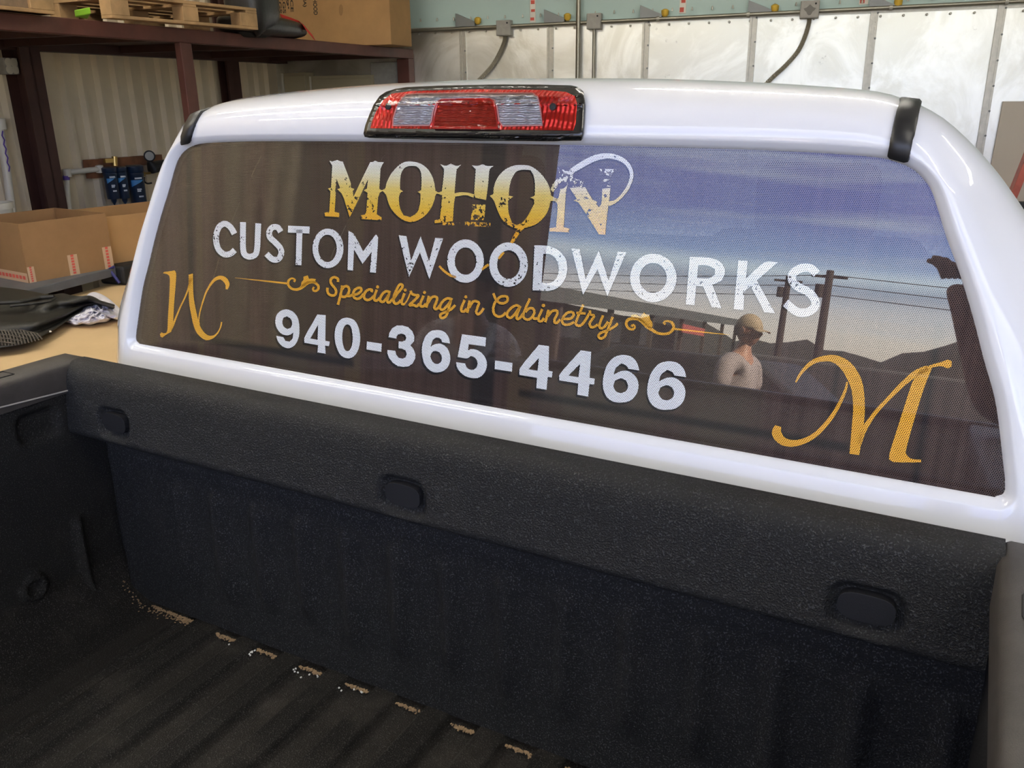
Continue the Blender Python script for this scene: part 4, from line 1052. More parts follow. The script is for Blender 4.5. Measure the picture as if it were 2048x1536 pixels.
# building columns against the ribbed wall
for x0, x1, lab, off in ((43, 90, None, .16), (452, 480, None, .10)):
    n0 = float(onl((x0, 180), CL + off) @ BN - CB); n1 = float(onl((x1, 180), CL + off) @ BN - CB)
    b = B(); ibeam(b, CL + off / 2 + .03, (n0 + n1) / 2, n1 - n0 - .03, off, 0, CEIL - .02)
    obj('wall_column', b, red_dark, mz)
# ---- on the mezzanine
def pallet(corner, e1, e2, L, W_, m, lab, tip=0):
    """corner on the deck, e1 along the beam, e2 back from it"""
    c = A(corner); e1 = A(e1); e2 = A(e2); Z = A((0, 0, 1)); t_ = thing('pallet', lab, 'pallet', c, 'wooden pallets on the mezzanine')
    def bx(n, u0, u1, v0, v1, z0, z1): return obj(n, B().box(c + e1 * (u0 + u1) / 2 + e2 * (v0 + v1) / 2 + Z * (z0 + z1) / 2, (1, 1, 1), ax=(e1 * (u1 - u0), e2 * (v1 - v0), Z * (z1 - z0))), m, t_, bevel=.003)
    for v in (0, W_ / 2 - .045, W_ - .09): 
        bx('bottom_board', 0, L, v, v + .09, 0, .018)
        for u in (0, L / 2 - .06, L - .12): bx('block', u, u + (.12 if u else .15), v, v + .09, .018, .098)
    for k_ in range(3): bx('stringer_board', 0 + k_ * (L - .1) / 2, .1 + k_ * (L - .1) / 2, 0, W_, .098, .114)
    for k_ in range(6): bx('deck_board', 0, L, k_ * (W_ - .1) / 5, .1 + k_ * (W_ - .1) / 5, .114, .132)
    return t_
pr_ = onz((517, 60), DECK); pl_ = onz((225, 36), DECK)
e1 = (pl_ - pr_); L1 = np.linalg.norm(e1); e1 /= L1; e2 = np.cross(A((0, 0, 1)), e1); e2 = -e2 if e2 @ BD > 0 else e2
pallet(pr_, e1, e2, L1, .95, wood, 'pale wooden pallet on the mezzanine beside the black cushions')
pr2 = onz((117, 29), DECK); e1b = -BN
pallet(pr2 - BD * .02, e1b, -BD, 1.2, .95, wood, 'yellowish wooden pallet at the far left end of the mezzanine')
pr3 = onz((206, 20), DECK)
pallet(onz((200, 25), DECK) - BD * .30, e1b, -BD, .34, .6, wood_old, 'dark weathered pallet set back between the other two pallets')
tag(obj('plastic_scrap', B().prism([onz(q, DECK) + A((0, 0, .0)) for q in ((150, 34), (162, 36), (176, 38), (182, 28))], (0, 0, .035)), green, bevel=.006), 'small lime green plastic scrap on the mezzanine edge', 'scrap')
# big carton
cc = onz((783, 89), DECK); gdir = -BD; sdir = BN + 0
hd = 1.5; Ls = .42; ZZ = A((0, 0, 1))
bxo = thing('cardboard_box', 'huge brown cardboard carton printed HOOD on the mezzanine', 'box', cc)
obj('carton', B().box(cc + gdir * .64 + sdir * Ls / 2 + ZZ * hd / 2, (1, 1, 1), ax=(gdir * 1.28, sdir * Ls, ZZ * hd)), card, bxo, bevel=.006)
def face_xy(p):                             # photo point on the carton's front face
    return onp(p, sdir, cc @ sdir) - sdir * .001
obj('hand_hole', B().flat([face_xy((682 + 4.2 * math.cos(a), 20 + 11.5 * math.sin(a))) for a in np.linspace(0, 2 * math.pi, 24)[:-1]]), card2, bxo)
def text_mesh(s):
    cu = bpy.data.curves.new('t', 'FONT'); cu.body = s; cu.size = 1; cu.offset = .03; cu.resolution_u = 3
    to = bpy.data.objects.new('t', cu); C.objects.link(to)
    dg = bpy.context.evaluated_depsgraph_get(); me = to.evaluated_get(dg).to_mesh()
    v = [tuple(q.co) for q in me.vertices]; f = [tuple(p.vertices) for p in me.polygons]
    to.evaluated_get(dg).to_mesh_clear(); bpy.data.objects.remove(to); bpy.data.curves.remove(cu)
    return v, f
def put_text(s, start, end, hgt, m, par, name='printed_text', lift=0.):
    """letters run from start to end (3-D), tops toward hgt (3-D vector of the capital height)"""
    v, f = text_mesh(s); v = np.array(v); x0, x1 = v[:, 0].min(), v[:, 0].max(); h_ = .729
    ex = (A(end) - A(start)) / (x1 - x0); b = B()
    b.add([A(start) + ex * (q[0] - x0) + A(hgt) * (q[1] / h_) for q in v], f)
    return obj(name, b, m, par, norm=False)
for s_t, xa, ya, yb, wd in (('HOOD', 626, -2, 30, 8), ('(NA)', 606, -12, 14, 6), ('1 PCE', 579, -24, 24, 6), ("1.9'", 571, -22, 18, 5), ('17.1 KGS', 562, -48, 27, 6), ('18.6 KGS', 554, -48, 27, 6)):
    a_ = face_xy((xa, ya)); b_ = face_xy((xa + (yb - ya) * .06, yb)); c_ = face_xy((xa + wd, ya))
    put_text(s_t, a_, b_, c_ - a_, ink, bxo)
# black cushions and the red strap
def blob(name, c, r, m, lab, cat, grp=None, seed=0, e=(1, 1, 1), ax=None):
    rnd = random.Random(seed); G = []
    X, Y, Z = (BD, BN, ZZ) if ax is None else ax
    for i in range(15):
        th = math.pi * i / 14; row = []
        for j in range(28):
            ph = 2 * math.pi * j / 28
            s_ = lambda v_: math.copysign(abs(v_) ** .55, v_)
            row.append(A(c) + X * r[0] * s_(math.sin(th)) * s_(math.cos(ph)) + Y * r[1] * s_(math.sin(th)) * s_(math.sin(ph)) + Z * r[2] * s_(math.cos(th)) * (1 + .10 * math.sin(3 * ph + seed)))
        row.append(row[0]); G.append(row)
    return tag(obj(name, B().grid(G), m, smooth=True, ang=180), lab, cat, grp)
p0, p1 = onz((512, 63), DECK), onz((632, 80), DECK)
e_ = (p1 - p0); Lc = np.linalg.norm(e_); e_ /= Lc; en = np.cross(e_, ZZ); en = en if en @ BD < 0 else -en
blob('cushion', (p0 + p1) / 2 + en * .18 + ZZ * .065, (Lc / 2, .18, .065), blackvinyl, 'flat black vinyl cushion lying under the red strap', 'cushion', 'black vinyl cushions', 1, ax=(e_, en, ZZ))
blob('cushion', onz((590, 66), DECK) + en * .30 + ZZ * .24, (.20, .15, .24), blackvinyl, 'upright rounded black vinyl cushion behind the pallet end', 'cushion', 'black vinyl cushions', 2, ax=(e_, en, ZZ))
pts = [(560, 36), (571, 40), (585, 45), (598, 50), (607, 58), (616, 68), (625, 78)]
L_, R__ = [], []
q0 = (p0 + p1) / 2 + en * .02
for x, y in pts:
    c = onp((x, y), en, float(p1 @ en) + .10 if x < 600 else float(p1 @ en) - .015)
    L_.append(c + ZZ * .03 + e_ * .0); R__.append(c - ZZ * .008 + e_ * .05)
tag(obj('strap', B().grid([L_, R__]), redstrap, solid=.004), 'bright red webbing strap draped over the black cushion', 'strap')
# electrical cabinets on the back wall under the mezzanine
for xa, xb, yt, dp, lab, m_ in ((562, 612, 146, .16, 'beige electrical cabinet, the narrow left one under the mezzanine', beigecab), (617, 744, 152, .10, 'wide beige electrical cabinet under the mezzanine', beigecab)):
    p0 = onb((xa, yt), dp); p1 = onb((xb, yt), dp); d0, d1 = float(p0 @ BD), float(p1 @ BD)
    t_ = thing('electrical_cabinet', lab, 'cabinet', bpt((d0 + d1) / 2, -dp / 2, .9), 'electrical cabinets under the mezzanine')
    obj('body', bbox_(B(), d0, d1, -dp, -.004, .9, p0[2]), m_, t_, bevel=.004)
    obj('door', bbox_(B(), d0 + .035, d1 - .015, -dp - .012, -dp, .93, p0[2] - .03), m_, t_, bevel=.003)
    obj('edge_strip', bbox_(B(), d0 + .002, d0 + .028, -dp - .010, -dp, .92, p0[2] - .005), offwhite, t_)
d0 = float(onb((742, 140), .05) @ BD)
tag(obj('panel_box', bbox_(B(), d0, d0 + .34, -.06, -.004, .9, float(onb((780, 124), .06)[2])), greybox, bevel=.004), 'flat grey steel box on the wall next to the red end column', 'box')
d0 = float(onb((594, 140), .05) @ BD)
tag(obj('conduit_pipe', B().tube([bpt(d0, -.05, float(onb((596, 152), .05)[2])), bpt(d0, -.05, DECK - .25)], .02, 10), galv, smooth=True), 'short shiny conduit pipe above the narrow beige cabinet', 'pipe', 'upright conduit pipes on the steel wall')

# ---- on the ribbed wall
def onL(p, off=0.): return onl(p, CL + off)
def LN(p, off=0.): return float(onL(p, off) @ BN - CB)
q0, q1 = onL((6, 115), .12), onL((40, 149), .12)
t_ = thing('outlet_box', 'square metal outlet box with four round sockets on the ribbed wall', 'outlet', (q0 + q1) / 2)
n0, n1 = q0 @ BN - CB, q1 @ BN - CB
obj('box_body', bbox_(B(), CL + .034, CL + .12, n0, n1, q1[2], q0[2]), greybox, t_, bevel=.004)
for a in (.3, .7):
    for c in (.28, .72):
        obj('socket', B().lathe(bpt(CL + .12, n0 + (n1 - n0) * a, q1[2] + (q0[2] - q1[2]) * c), [(.028, 0), (.028, .004), (.022, .005)], 18, BD), offwhite, t_)
def pipe(pts, r, m, off, lab, cat='pipe', grp=None, elbows=()):
    t_ = thing('plastic_pipe', lab, cat, onL(pts[-1], off), grp)
    obj('pipe', B().tube([onL(p, off) for p in pts], r, 12), m, t_, smooth=True)
    for e in elbows:
        c = onL(e, off); obj('fitting', B().lathe(c, [(r * .6, -r * 1.5), (r * 1.4, -r * 1.3), (r * 1.4, r * 1.3), (r * .6, r * 1.5)], 12), m, t_, smooth=True)
    return t_
pp = pipe([(-4, 240), (10, 320), (26, 440), (40, 560)], .027, pvc, .09, 'white plastic pipe with purple primer drips at the far left', elbows=[(0, 248)])
b = B().tube([onL((4 + i * 1.7, 262 + i * 9 ), .118) + ZZ * .0 + BN * .006 * (-1) ** i for i in range(10)], .005, 6)
obj('primer_drip', b, purple, pp)
pp = pipe([(200, 338), (133, 345), (134, 380), (140, 440), (150, 560)], .021, pvc, .09, 'white plastic pipe with an elbow feeding the blue filters', elbows=[(134, 346), (199, 338)])
obj('primer_stain', B().tube([onL((132, 352), .09), onL((133, 360), .09)], .0235, 12), purple, pp)
bd_ = thing('mounting_board', 'red brown wooden board behind the blue filters', 'board', onL((230, 330), .04))
obj('board', B().bar(onL((172, 330), .05), onL((320, 318), .05), .05, .075, up=ZZ), wood_red, bd_)
tag(obj('mounting_block', B().bar(onL((177, 349), .05), onL((205, 347), .05), .05, .06, up=ZZ), wood_red), 'short red brown wood block below the mounting board', 'block')
def filt(xc, yt, yb, wpx, lab, tip, txt=None):
    off = .15; top = onL((xc, yt), off); bot = onL((xc + (yb - yt) * .10, yb), off)
    c = A((top[0], top[1], 0)); r = wpx / 2 / FP * np.linalg.norm(top - T); zt_, zb2 = top[2], bot[2]
    t_ = thing('air_filter', lab, 'filter', (c[0], c[1], zb2), 'blue compressed air filters')
    hh = (zt_ - zb2)
    obj('bowl', B().lathe((c[0], c[1], zb2), [(r * .3, 0), (r * .92, .004), (r * .95, .02), (r, hh * .72), (r * 1.08, hh * .76), (r * 1.08, hh * .82)], 24), navy, t_, smooth=True)
    obj('head', B().lathe((c[0], c[1], zb2 + hh * .82), [(r * 1.0, 0), (r * 1.12, .01), (r * 1.12, hh * .15), (r * .9, hh * .18)], 24), navy, t_, smooth=True)
    if tip: obj('drain', B().lathe((c[0], c[1], zb2 - .045), [(.004, 0), (.02, .03), (.022, .046)], 12), navy, t_, smooth=True)
    # label wrapped on the side that faces the room
    a0 = math.atan2(*(T - c)[:2][::-1])
    def lab_pt(a, z): return (c[0] + (r + .001) * math.cos(a), c[1] + (r + .001) * math.sin(a), z)
    z1_, z0_ = zb2 + hh * .66, zb2 + hh * .50
    obj('label', B().grid([[lab_pt(a0 + a, z1_) for a in np.linspace(-.6, .9, 9)], [lab_pt(a0 + a, z0_ + .03 * (a + .6)) for a in np.linspace(-.6, .9, 9)]]), navy_lab if txt != '' else label_w, t_)
    b = B()
    for zz_, a1, a2 in ((.70, -.1, .8), (.44, 0, .55), (.40, 0, .45), (.27, .1, .7)):
        b.grid([[lab_pt(a0 + a, zb2 + hh * zz_ + .006) for a in np.linspace(a1, a2, 5)], [lab_pt(a0 + a, zb2 + hh * zz_ - .006) for a in np.linspace(a1, a2, 5)]])
    obj('label_print', b, label_w, t_)['kind'] = 'stuff'
    return c, r, zb2, hh
filt(217, 334, 399, 22, 'navy blue air filter, leftmost of the three by the white pipe', True)
filt(239, 333, 398, 20, 'navy blue air filter in the middle of the three', True)
c, r, zb2, hh = filt(267, 330, 415, 28, 'largest navy blue air filter beside the gauge', False)
t_ = thing('brass_valve', 'brass ball valve on top of the blue filters', 'valve', onL((230, 325), .15))
obj('valve_body', B().tube([onL((230, 332), .15), onL((229, 313), .15)], .022, 12), brass, t_, smooth=True); obj('lever', B().bar(onL((209, 322), .15), onL((226, 321), .15), .02, .03), brass, t_)
t_ = thing('pressure_gauge', 'round black pressure gauge on a dark regulator', 'gauge', onL((300, 330), .15))
g0 = onL((299, 312), .18); gd = (T - g0); gd[2] = 0; gd /= np.linalg.norm(gd)
obj('case', B().lathe(g0, [(.02, -.03), (.042, -.02), (.045, .005), (.038, .008)], 24, gd), black_m, t_, smooth=True); obj('dial', B().lathe(g0 + gd * .0085, [(.034, 0), (.034, .001)], 24, gd), gauge_f, t_)
obj('regulator', B().tube([onL((298, 323), .16), onL((304, 335), .16), onL((330, 330), .16)], [.02, .05, .045], 14), black_m, t_, smooth=True)
t_ = thing('brass_fitting', 'small brass tee fitting with a black hose below the gauge', 'fitting', onL((290, 350), .15))
obj('tee', B().tube([onL((284, 338), .15), onL((288, 352), .15)], .010, 8).tube([onL((288, 347), .15), onL((300, 346), .15)], .010, 8), brass, t_); obj('hose', B().tube(spline([onL(q, .15) for q in ((288, 354), (289, 363), (295, 367), (303, 366))], 6), .007, 8), black_m, t_, smooth=True)

# ---- bench shelf with cartons
ZS = 1.0; ZT = .90
shd = float(onz((150, 556), ZS) @ BD)
sh = thing('steel_bench', 'grey steel bench shelf under the mezzanine carrying open cartons', 'shelf', bpt(shd - .4, -3.3, 0))
obj('shelf_top', bbox_(B(), CL + .16, shd, -5.6, -1.4, ZS - .045, ZS), greysteel, sh, bevel=.004)
for n in (-5.5, -3.75, -1.5):
    for d in (CL + .2, shd - .05): obj('leg', bbox_(B(), d - .03, d + .03, n - .03, n + .03, 0, ZS - .045), greysteel, sh)
def open_carton(q0, q1, back, hgt, m, lab, flare=.0):
    """open topped carton, q0-q1 its front lower edge"""
    e = q1 - q0; L = np.linalg.norm(e); e = e / L; n = np.cross(ZZ, e); n = n if n @ BD < 0 else -n
    t_ = thing('open_carton', lab, 'box', (q0 + q1) / 2 + n * back / 2, 'open cartons on the bench')
    th = .006
    def pan(nm, a, bb, z1=hgt): 
        d_ = (bb - a); l_ = np.linalg.norm(d_); return obj(nm, B().box((a + bb) / 2 + ZZ * z1 / 2, (1, 1, 1), ax=(d_, np.cross(ZZ, d_ / l_) * th, ZZ * z1)), m, t_)
    pan('side_panel', q0, q1); pan('side_panel', q0 + n * back, q1 + n * back); pan('side_panel', q0, q0 + n * back); pan('side_panel', q1, q1 + n * back)
    obj('base_panel', B().box((q0 + q1) / 2 + n * back / 2 + ZZ * .004, (1, 1, 1), ax=(e * L, n * back, ZZ * .006)), m, t_)
    return t_, e, n, L
q0, q1 = onz((59, 566), ZS), onz((228, 535), ZS)
hh = float(onp((211, 426), np.cross(q1 - q0, ZZ), np.cross(q1 - q0, ZZ) @ q0)[2] - ZS)
ct, e, n, L = open_carton(q0, q1, .50, hh, card2, 'open brown carton with red printed tape at the front of the bench')
fn = np.cross(e, ZZ); fn = fn if fn @ (T - q0) > 0 else -fn
def tape(u, wd, z1, par, orig, ex, out):
    pq = orig + ex * u + out * .005
    obj('tape', B().flat([pq, pq + ex * wd, pq + ex * wd + ZZ * z1, pq + ZZ * z1]), tapem, par)
    b = B()
    for k_ in range(7):
        zz_ = z1 * (.06 + .14 * k_); b.flat([pq + ex * wd * .32 + out * .001 + ZZ * zz_, pq + ex * wd * .62 + out * .001 + ZZ * zz_, pq + ex * wd * .62 + out * .001 + ZZ * (zz_ + z1 * .10), pq + ex * wd * .32 + out * .001 + ZZ * (zz_ + z1 * .10)])
    obj('tape_print', b, tape_red, par)['kind'] = 'stuff'
tape(-.001, .075 * L, hh * .27, ct, q0, e, fn); tape(L * .46, .115 * L, hh * .36, ct, q0, e, fn); tape(L * .885, .112 * L, hh * .40, ct, q0, e, fn)
pq = q0 - e * .004
obj('tape', B().flat([pq, pq + n * .3, pq + n * .3 + ZZ * .05, pq + ZZ * .05]), tapem, ct)
b = B()
for k_ in range(8): b.flat([pq - e * .001 + n * (.02 + .034 * k_) + ZZ * z_ for z_ in (.015,)] + [pq - e * .001 + n * (.045 + .034 * k_) + ZZ * .015, pq - e * .001 + n * (.045 + .034 * k_) + ZZ * .034, pq - e * .001 + n * (.02 + .034 * k_) + ZZ * .034])
obj('tape_print', b, tape_red, ct)['kind'] = 'stuff'
q2, q3 = onz((262, 517), ZS), onz((330, 506), ZS)
c2, e_b, n_b, L_b = open_carton(q1 + e * .035 + n * .06, q1 + e * .60 + n * .02, .5, hh * .9, card, 'open brown carton behind the first one, partly hidden by the cab')
tag(obj('bucket', B().lathe(onz((8, 520), ZS), [(.085, 0), (.10, .30), (.108, .30), (.108, .335), (.09, .335), (.085, .30), (.07, .02)], 28), offwhite, smooth=True), 'off white plastic bucket rim behind the front carton', 'bucket')

# ---- table covered with brown paper
tbk = float(onz((190, 577), ZT) @ BD)
tb = thing('work_table', 'large work table covered with tan kraft paper beside the truck', 'table', bpt(tbk + .75, -3.9, 0))
obj('tabletop', bbox_(B(), tbk, tbk + 1.35, -6.4, float(onz((222, 570), ZT) @ BN - CB) + .9, ZT - .04, ZT - .004), greysteel, tb)
obj('paper_cover', bbox_(B(), tbk - .003, tbk + 1.353, -6.4, float(onz((222, 570), ZT) @ BN - CB) + .9, ZT - .004, ZT), kraft, tb)
for d in (tbk + .08, tbk + 1.25):
    for n_2 in (-6.2, -2.4): obj('leg', bbox_(B(), d - .035, d + .035, n_2 - .035, n_2 + .035, 0, ZT - .04), greysteel, tb)
# rubber floor mat, its long edge curled up
def tz(p, h): return onz(p, ZT + h)
mt = thing('floor_mat', 'black ribbed rubber car floor mat curling up on the paper covered table', 'mat', tz((100, 640), 0))
top = [(-60, 572), (0, 573), (60, 581), (100, 589), (125, 586), (142, 590), (160, 592), (180, 591), (193, 597), (202, 603), (230, 611)]
bot = [(-60, 700), (0, 696), (35, 691), (62, 683), (92, 668), (118, 653), (140, 636), (158, 624), (176, 615), (200, 612), (228, 619)]
G = []
for j in range(9):
    v = j / 8
    row = []
    for i_, ((xa, ya), (xb, yb)) in enumerate(zip(spline([A(q) for q in top], 4), spline([A(q) for q in bot], 4))):
        x, y = xa + (xb - xa) * v, ya + (yb - ya) * v
        h = .11 * (1 - v) ** 1.3 + .012 + .035 * math.exp(-((v - .62) / .10) ** 2) + .02 * math.exp(-((v - .22) / .08) ** 2) + (.03 if j == 8 else 0)
        row.append(tz((x, y), h))
    G.append(row)
obj('mat_sheet', B().grid(G), rubber, mt, smooth=True, solid=.012, sub=1, ang=180)
b = B()
for k_ in range(14):
    x = -10 + 6.6 * k_; y0_ = 648 + 1.5 * k_; y1_ = min(690, 690 - .9 * max(0, k_ - 5) ** 1.25)
    if y1_ > y0_ + 3: b.tube([tz((x - 4 + (x * .04), y0_), .052), tz((x + 4, (y0_ + y1_) / 2), .050), tz((x + 8, y1_), .046)], .0030, 5)
for k_ in range(5): b.tube([tz((-12, 652 + 7.5 * k_), .052), tz((20, 655 + 7.6 * k_), .051), tz((76 - 11 * k_, 667 + 4.9 * k_), .049)], .0024, 5)
obj('grid_ribs', b, mat('worn_rubber_ribs', (.10, .085, .07), .6), mt)['kind'] = 'stuff'
b = B().tube([tz(q, .125) for q in ((-10, 606), (40, 604), (80, 595), (108, 593))], .010, 8).tube([tz(q, .115) for q in ((20, 612), (60, 608), (100, 602), (112, 596))], .007, 8)
obj('moulded_ridge', b, rubber, mt, smooth=True)
for q in ((100, 601), (120, 604), (101, 664)): obj('fleck', B().lathe(tz(q, .085 if q[1] < 620 else .07), [(.006, 0), (.004, .006)], 6), paper, mt)
# crumpled rag
from mathutils import noise
RO = [(128, 642), (150, 622), (172, 592), (186, 584), (202, 588), (216, 596), (228, 606), (240, 618), (246, 634), (236, 640), (224, 637), (214, 644), (196, 646), (180, 650), (164, 648), (150, 651), (138, 646)]
ro = spline([A(q) for q in RO], 5, True); cen = A((188, 622)); G = []
for j in range(26):
    v = j / 25; row = []
    for i_, q in enumerate(ro):
        x, y = cen + (q - cen) * v
        p3 = Vector((x * .06, y * .11, 1.7)); f1 = 1 - abs(noise.noise(p3 * 1.3)) * 2; f2 = 1 - abs(noise.noise(p3 * 3.1 + Vector((4, 1, 0)))) * 2
        hgt = .012 + (1 - v ** 4) * (.028 + .020 * max(0, f1) ** 2 + .007 * max(0, f2) ** 2)
        row.append(tz((x, y), hgt if j < 25 else .002))
    row.append(row[0]); G.append(row)
tag(obj('rag', B().grid(G), cloth_w, smooth=True, ang=180, sub=1), 'crumpled white cotton rag beneath the end of the rubber mat', 'rag')
q0 = tz((226, 572), 0); 
t_ = thing('tool_bag', 'small black bag with a blue strap at the back of the table', 'bag', q0)
obj('bag_body', B().box(q0 + BN * .17 - BD * .02 + ZZ * .055, (1, 1, 1), ax=(BD * .18, BN * .30, ZZ * .11)), black_m, t_, bevel=.02, seg=3)
obj('strap', B().tube([q0 + ZZ * .11 + BD * .03, q0 + ZZ * .10 - BN * .01, q0 + ZZ * .02 + BD * .05], .009, 8), blueb, t_, smooth=True)

# ---- sawdust and paper scraps along the bed's front edge
b = B()
rnd = random.Random(4)
for k_ in range(-1, 9):
    c = -.503 + .1155 * k_
    if k_ == -1: c = -.62
    for i_ in range(60):
        x = c + rnd.uniform(-.026, .026); y = -.014 - abs(rnd.gauss(0, .0035)); s_ = rnd.uniform(.0008, .0024)
        b.box((x, y, -.5555 + H + s_ * .2), (s_ * 2.4, s_ * 1.3, s_), rnd.uniform(0, 3))
for i_ in range(260):
    x = -.812 + .21 * rnd.random() ** .8; s_ = rnd.uniform(.001, .0026)
    b.box((x, -.008 - abs(rnd.gauss(0, .003)), -.553 + .035 * float(sm(-x, .755, .815)) ** 2 + H), (s_ * 2, s_, s_), rnd.uniform(0, 3))
for i_ in range(70):
    x = rnd.uniform(-.80, -.60); f_ = (x + .80) / .20
    b.box((x, -.02 - abs(rnd.gauss(0, .006)), -.552 + H + .05 * max(0, (-.72 - x) / .08) ** 2), (.003, .002, .0012), rnd.uniform(0, 3))
tag(obj('sawdust', b, mat('pale_sawdust', (.30, .20, .11), .9)), 'pale sawdust caught along the front edge of the bed floor', 'sawdust', kind='stuff')
b = B()
for i_ in range(34):
    x = rnd.choice((-.46, -.405, -.29, -.24, -.19, -.13)) + rnd.gauss(0, .015)
    b.box((x, -.022 - abs(rnd.gauss(0, .012)), -.5535 + H), (.0032, .0026, .002), rnd.uniform(0, 3))
tag(obj('white_crumbs', b, mat('white_crumb', (.7, .7, .68), .7)), 'tiny white crumbs scattered near the bed front wall', 'crumbs', kind='stuff')

# ================================================================== CEILING LIGHTS
glow = mat('lit_tube', (.9, .9, .9), .4, emit=(1.0, .95, .84), estr=34.)
housing = mat('white_fixture', (.8, .8, .78), .5)
def light(x, y, lab, L=2.4):
    z = CEIL - .12; c = A((x, y, z)); c0 = c @ BD; c1 = c @ BN - CB
    t_ = thing('ceiling_light', lab, 'light', (x, y, z), 'strip lights on the ceiling')
    obj('housing', bbox_(B(), c0 - L / 2, c0 + L / 2, c1 - .08, c1 + .08, z + .03, CEIL), housing, t_)
    for k_ in (-.045, .045): obj('tube', B().tube([bpt(c0 - L / 2 + .03, c1 + k_, z), bpt(c0 + L / 2 - .03, c1 + k_, z)], .022, 10), glow, t_)
for x, y, lab in ((-2.6, -.9, 'strip light over the table'), (-2.6, .9, 'strip light over the left of the cab'), (.1, 3.1, 'strip light over the hood'),
                  (4.3, 2.3, 'strip light on the far right'), (3.2, -1.2, 'strip light right of the bed'), (-3.0, -2.3, 'added strip light that brightens the left of the bay')):  # the last one is an added lamp, to lift the dim left interior
    light(x, y, lab)

# ================================================================== OUTSIDE THE BAY DOOR, seen mirrored in the rear window
wn_ = WN / np.linalg.norm(WN)
def refl(p, Y):
    d = ray(p); d = d / np.linalg.norm(d); P = onw(p); d = d - 2 * (d @ wn_) * wn_
    return P + d * ((Y - P[1]) / d[1])
YO = float(bpt(0, NFr - .12, 0)[1])
asphalt = mat('asphalt', (.055, .052, .05), .9, var=.25, vscale=.6)
struct(obj('ground', B().flat([bpt(-120, NF - .1, -.01), bpt(-120, NF - 200, -.01), bpt(120, NF - 200, -.01), bpt(120, NF - .1, -.01)]), asphalt))
# hills
P = []
xs = np.linspace(1400, 2000, 40)
hill = mat('dark_tree_line', (.028, .027, .022), .9)
G = []
for x in np.linspace(-110, 70, 70):
    h_ = 3.2 + 1.2 * math.sin(x * .11) + .9 * math.sin(x * .31 + 1) + .5 * math.sin(x * .9) + (2.0 if x > -15 else 0) * min(1, (x + 15) / 25)
    G.append([(x, -120 - 6 * math.sin(x * .05), -.5), (x, -124, max(.5, h_ * .7)), (x, -130, h_ + 1.0), (x, -150, h_ - 2)])
struct(obj('hillside', B().grid(G), hill, smooth=True))
# long building with a porch roof
bl_ = thing('roadside_building', 'long brown roadside building with a porch mirrored in the rear window', 'building', (-10, -26, 0))
bwall = mat('brown_building_wall', (.075, .055, .042), .8); broof = mat('grey_green_roof', (.10, .11, .105), .6); lite = mat('lit_shop_pane', (.35, .33, .30), .3)
ra, rb_ = refl((1000, 553), -14.), refl((1482, 640), -50.)
def along(u, dx, z): return np.array([ra[0] + (rb_[0] - ra[0]) * u + dx, ra[1] + (rb_[1] - ra[1]) * u, z])
he = min(ra[2], rb_[2])
obj('roof', B().grid([[along(u, 0, ra[2] + (rb_[2] - ra[2]) * u - .38), along(u, 0, ra[2] + (rb_[2] - ra[2]) * u), along(u, -9, ra[2] + (rb_[2] - ra[2]) * u + .1)] for u in (-.25, 0, .5, 1)]), broof, bl_)
obj('wall', B().grid([[along(u, -2.5, 0), along(u, -2.5, 2.4)] for u in (-.25, 0, .5, .82)]), bwall, bl_)
for u in (-.15, .0, .12, .25, .4, .55, .7, .85, .99): obj('post', B().bar(along(u, -.2, 0), along(u, -.2, ra[2] + (rb_[2] - ra[2]) * u - .3), .16, .16, up=(0, 1, 0)), bwall, bl_)
for u in (.06, .19, .33, .48, .63): obj('window', B().grid([[along(u - .03, -2.44, 1.25), along(u - .03, -2.44, 2.1)], [along(u + .03, -2.44, 1.25), along(u + .03, -2.44, 2.1)]]), lite, bl_)
g_ = [refl(q, -42) for q in ((1337, 619), (1372, 625), (1372, 633), (1337, 627))]
obj('sign_board', B().prism([along(.52, .05, z) for z in (2.0, 2.35)] + [along(.66, .05, z) for z in (2.35, 2.0)], (.05, 0, 0)), mat('faded_red_board', (.45, .10, .08), .6), bl_)
# utility poles and wires
polem = mat('dark_pole_timber', (.045, .035, .028), .9)
tops = []
for (pt, pb, Y, lab) in (((1661, 541), (1652, 700), -48., 'taller dark utility pole mirrored right of the last letter'), ((1578, 552), (1562, 660), -60., 'dark utility pole with a small sign mirrored behind the last letter')):
    a_ = refl(pt, Y); c_ = refl(pb, Y); h_ = a_[2]
    t_ = thing('utility_pole', lab, 'pole', (a_[0], Y, 0), 'utility poles by the road')
    obj('pole', B().tube([(a_[0], Y, 0), (a_[0], Y, h_)], [.26, .20], 10), polem, t_)
    obj('crossarm', B().box((a_[0], Y, h_ - .35), (1.9, .14, .14)), polem, t_); obj('transformer', B().tube([(a_[0] - .42, Y, h_ - 1.5), (a_[0] - .42, Y, h_ - .8)], .26, 12), polem, t_)
    tops.append(A((a_[0], Y, h_)))
for k_ in range(3):
    z0 = -.25 - .55 * k_; a_ = tops[0] + A((0, 0, z0)); l_ = A((-60, -75, tops[0][2] + z0 + .5)); r__ = A((60, -38, tops[0][2] + z0))
    W_ = [l_ + (a_ - l_) * u - ZZ * 1.6 * 4 * u * (1 - u) * .5 for u in np.linspace(0, 1, 12)] + [a_ + (r__ - a_) * u - ZZ * .8 * 4 * u * (1 - u) for u in np.linspace(.08, 1, 12)]
    tag(obj('power_line', B().tube(W_, .022, 5), black_m), 'thin power line strung past the utility poles, number %d from the top' % (k_ + 1) if False else ('topmost', 'middle', 'lowest')[k_] + ' of the thin power lines strung past the taller pole', 'wire', 'power lines')
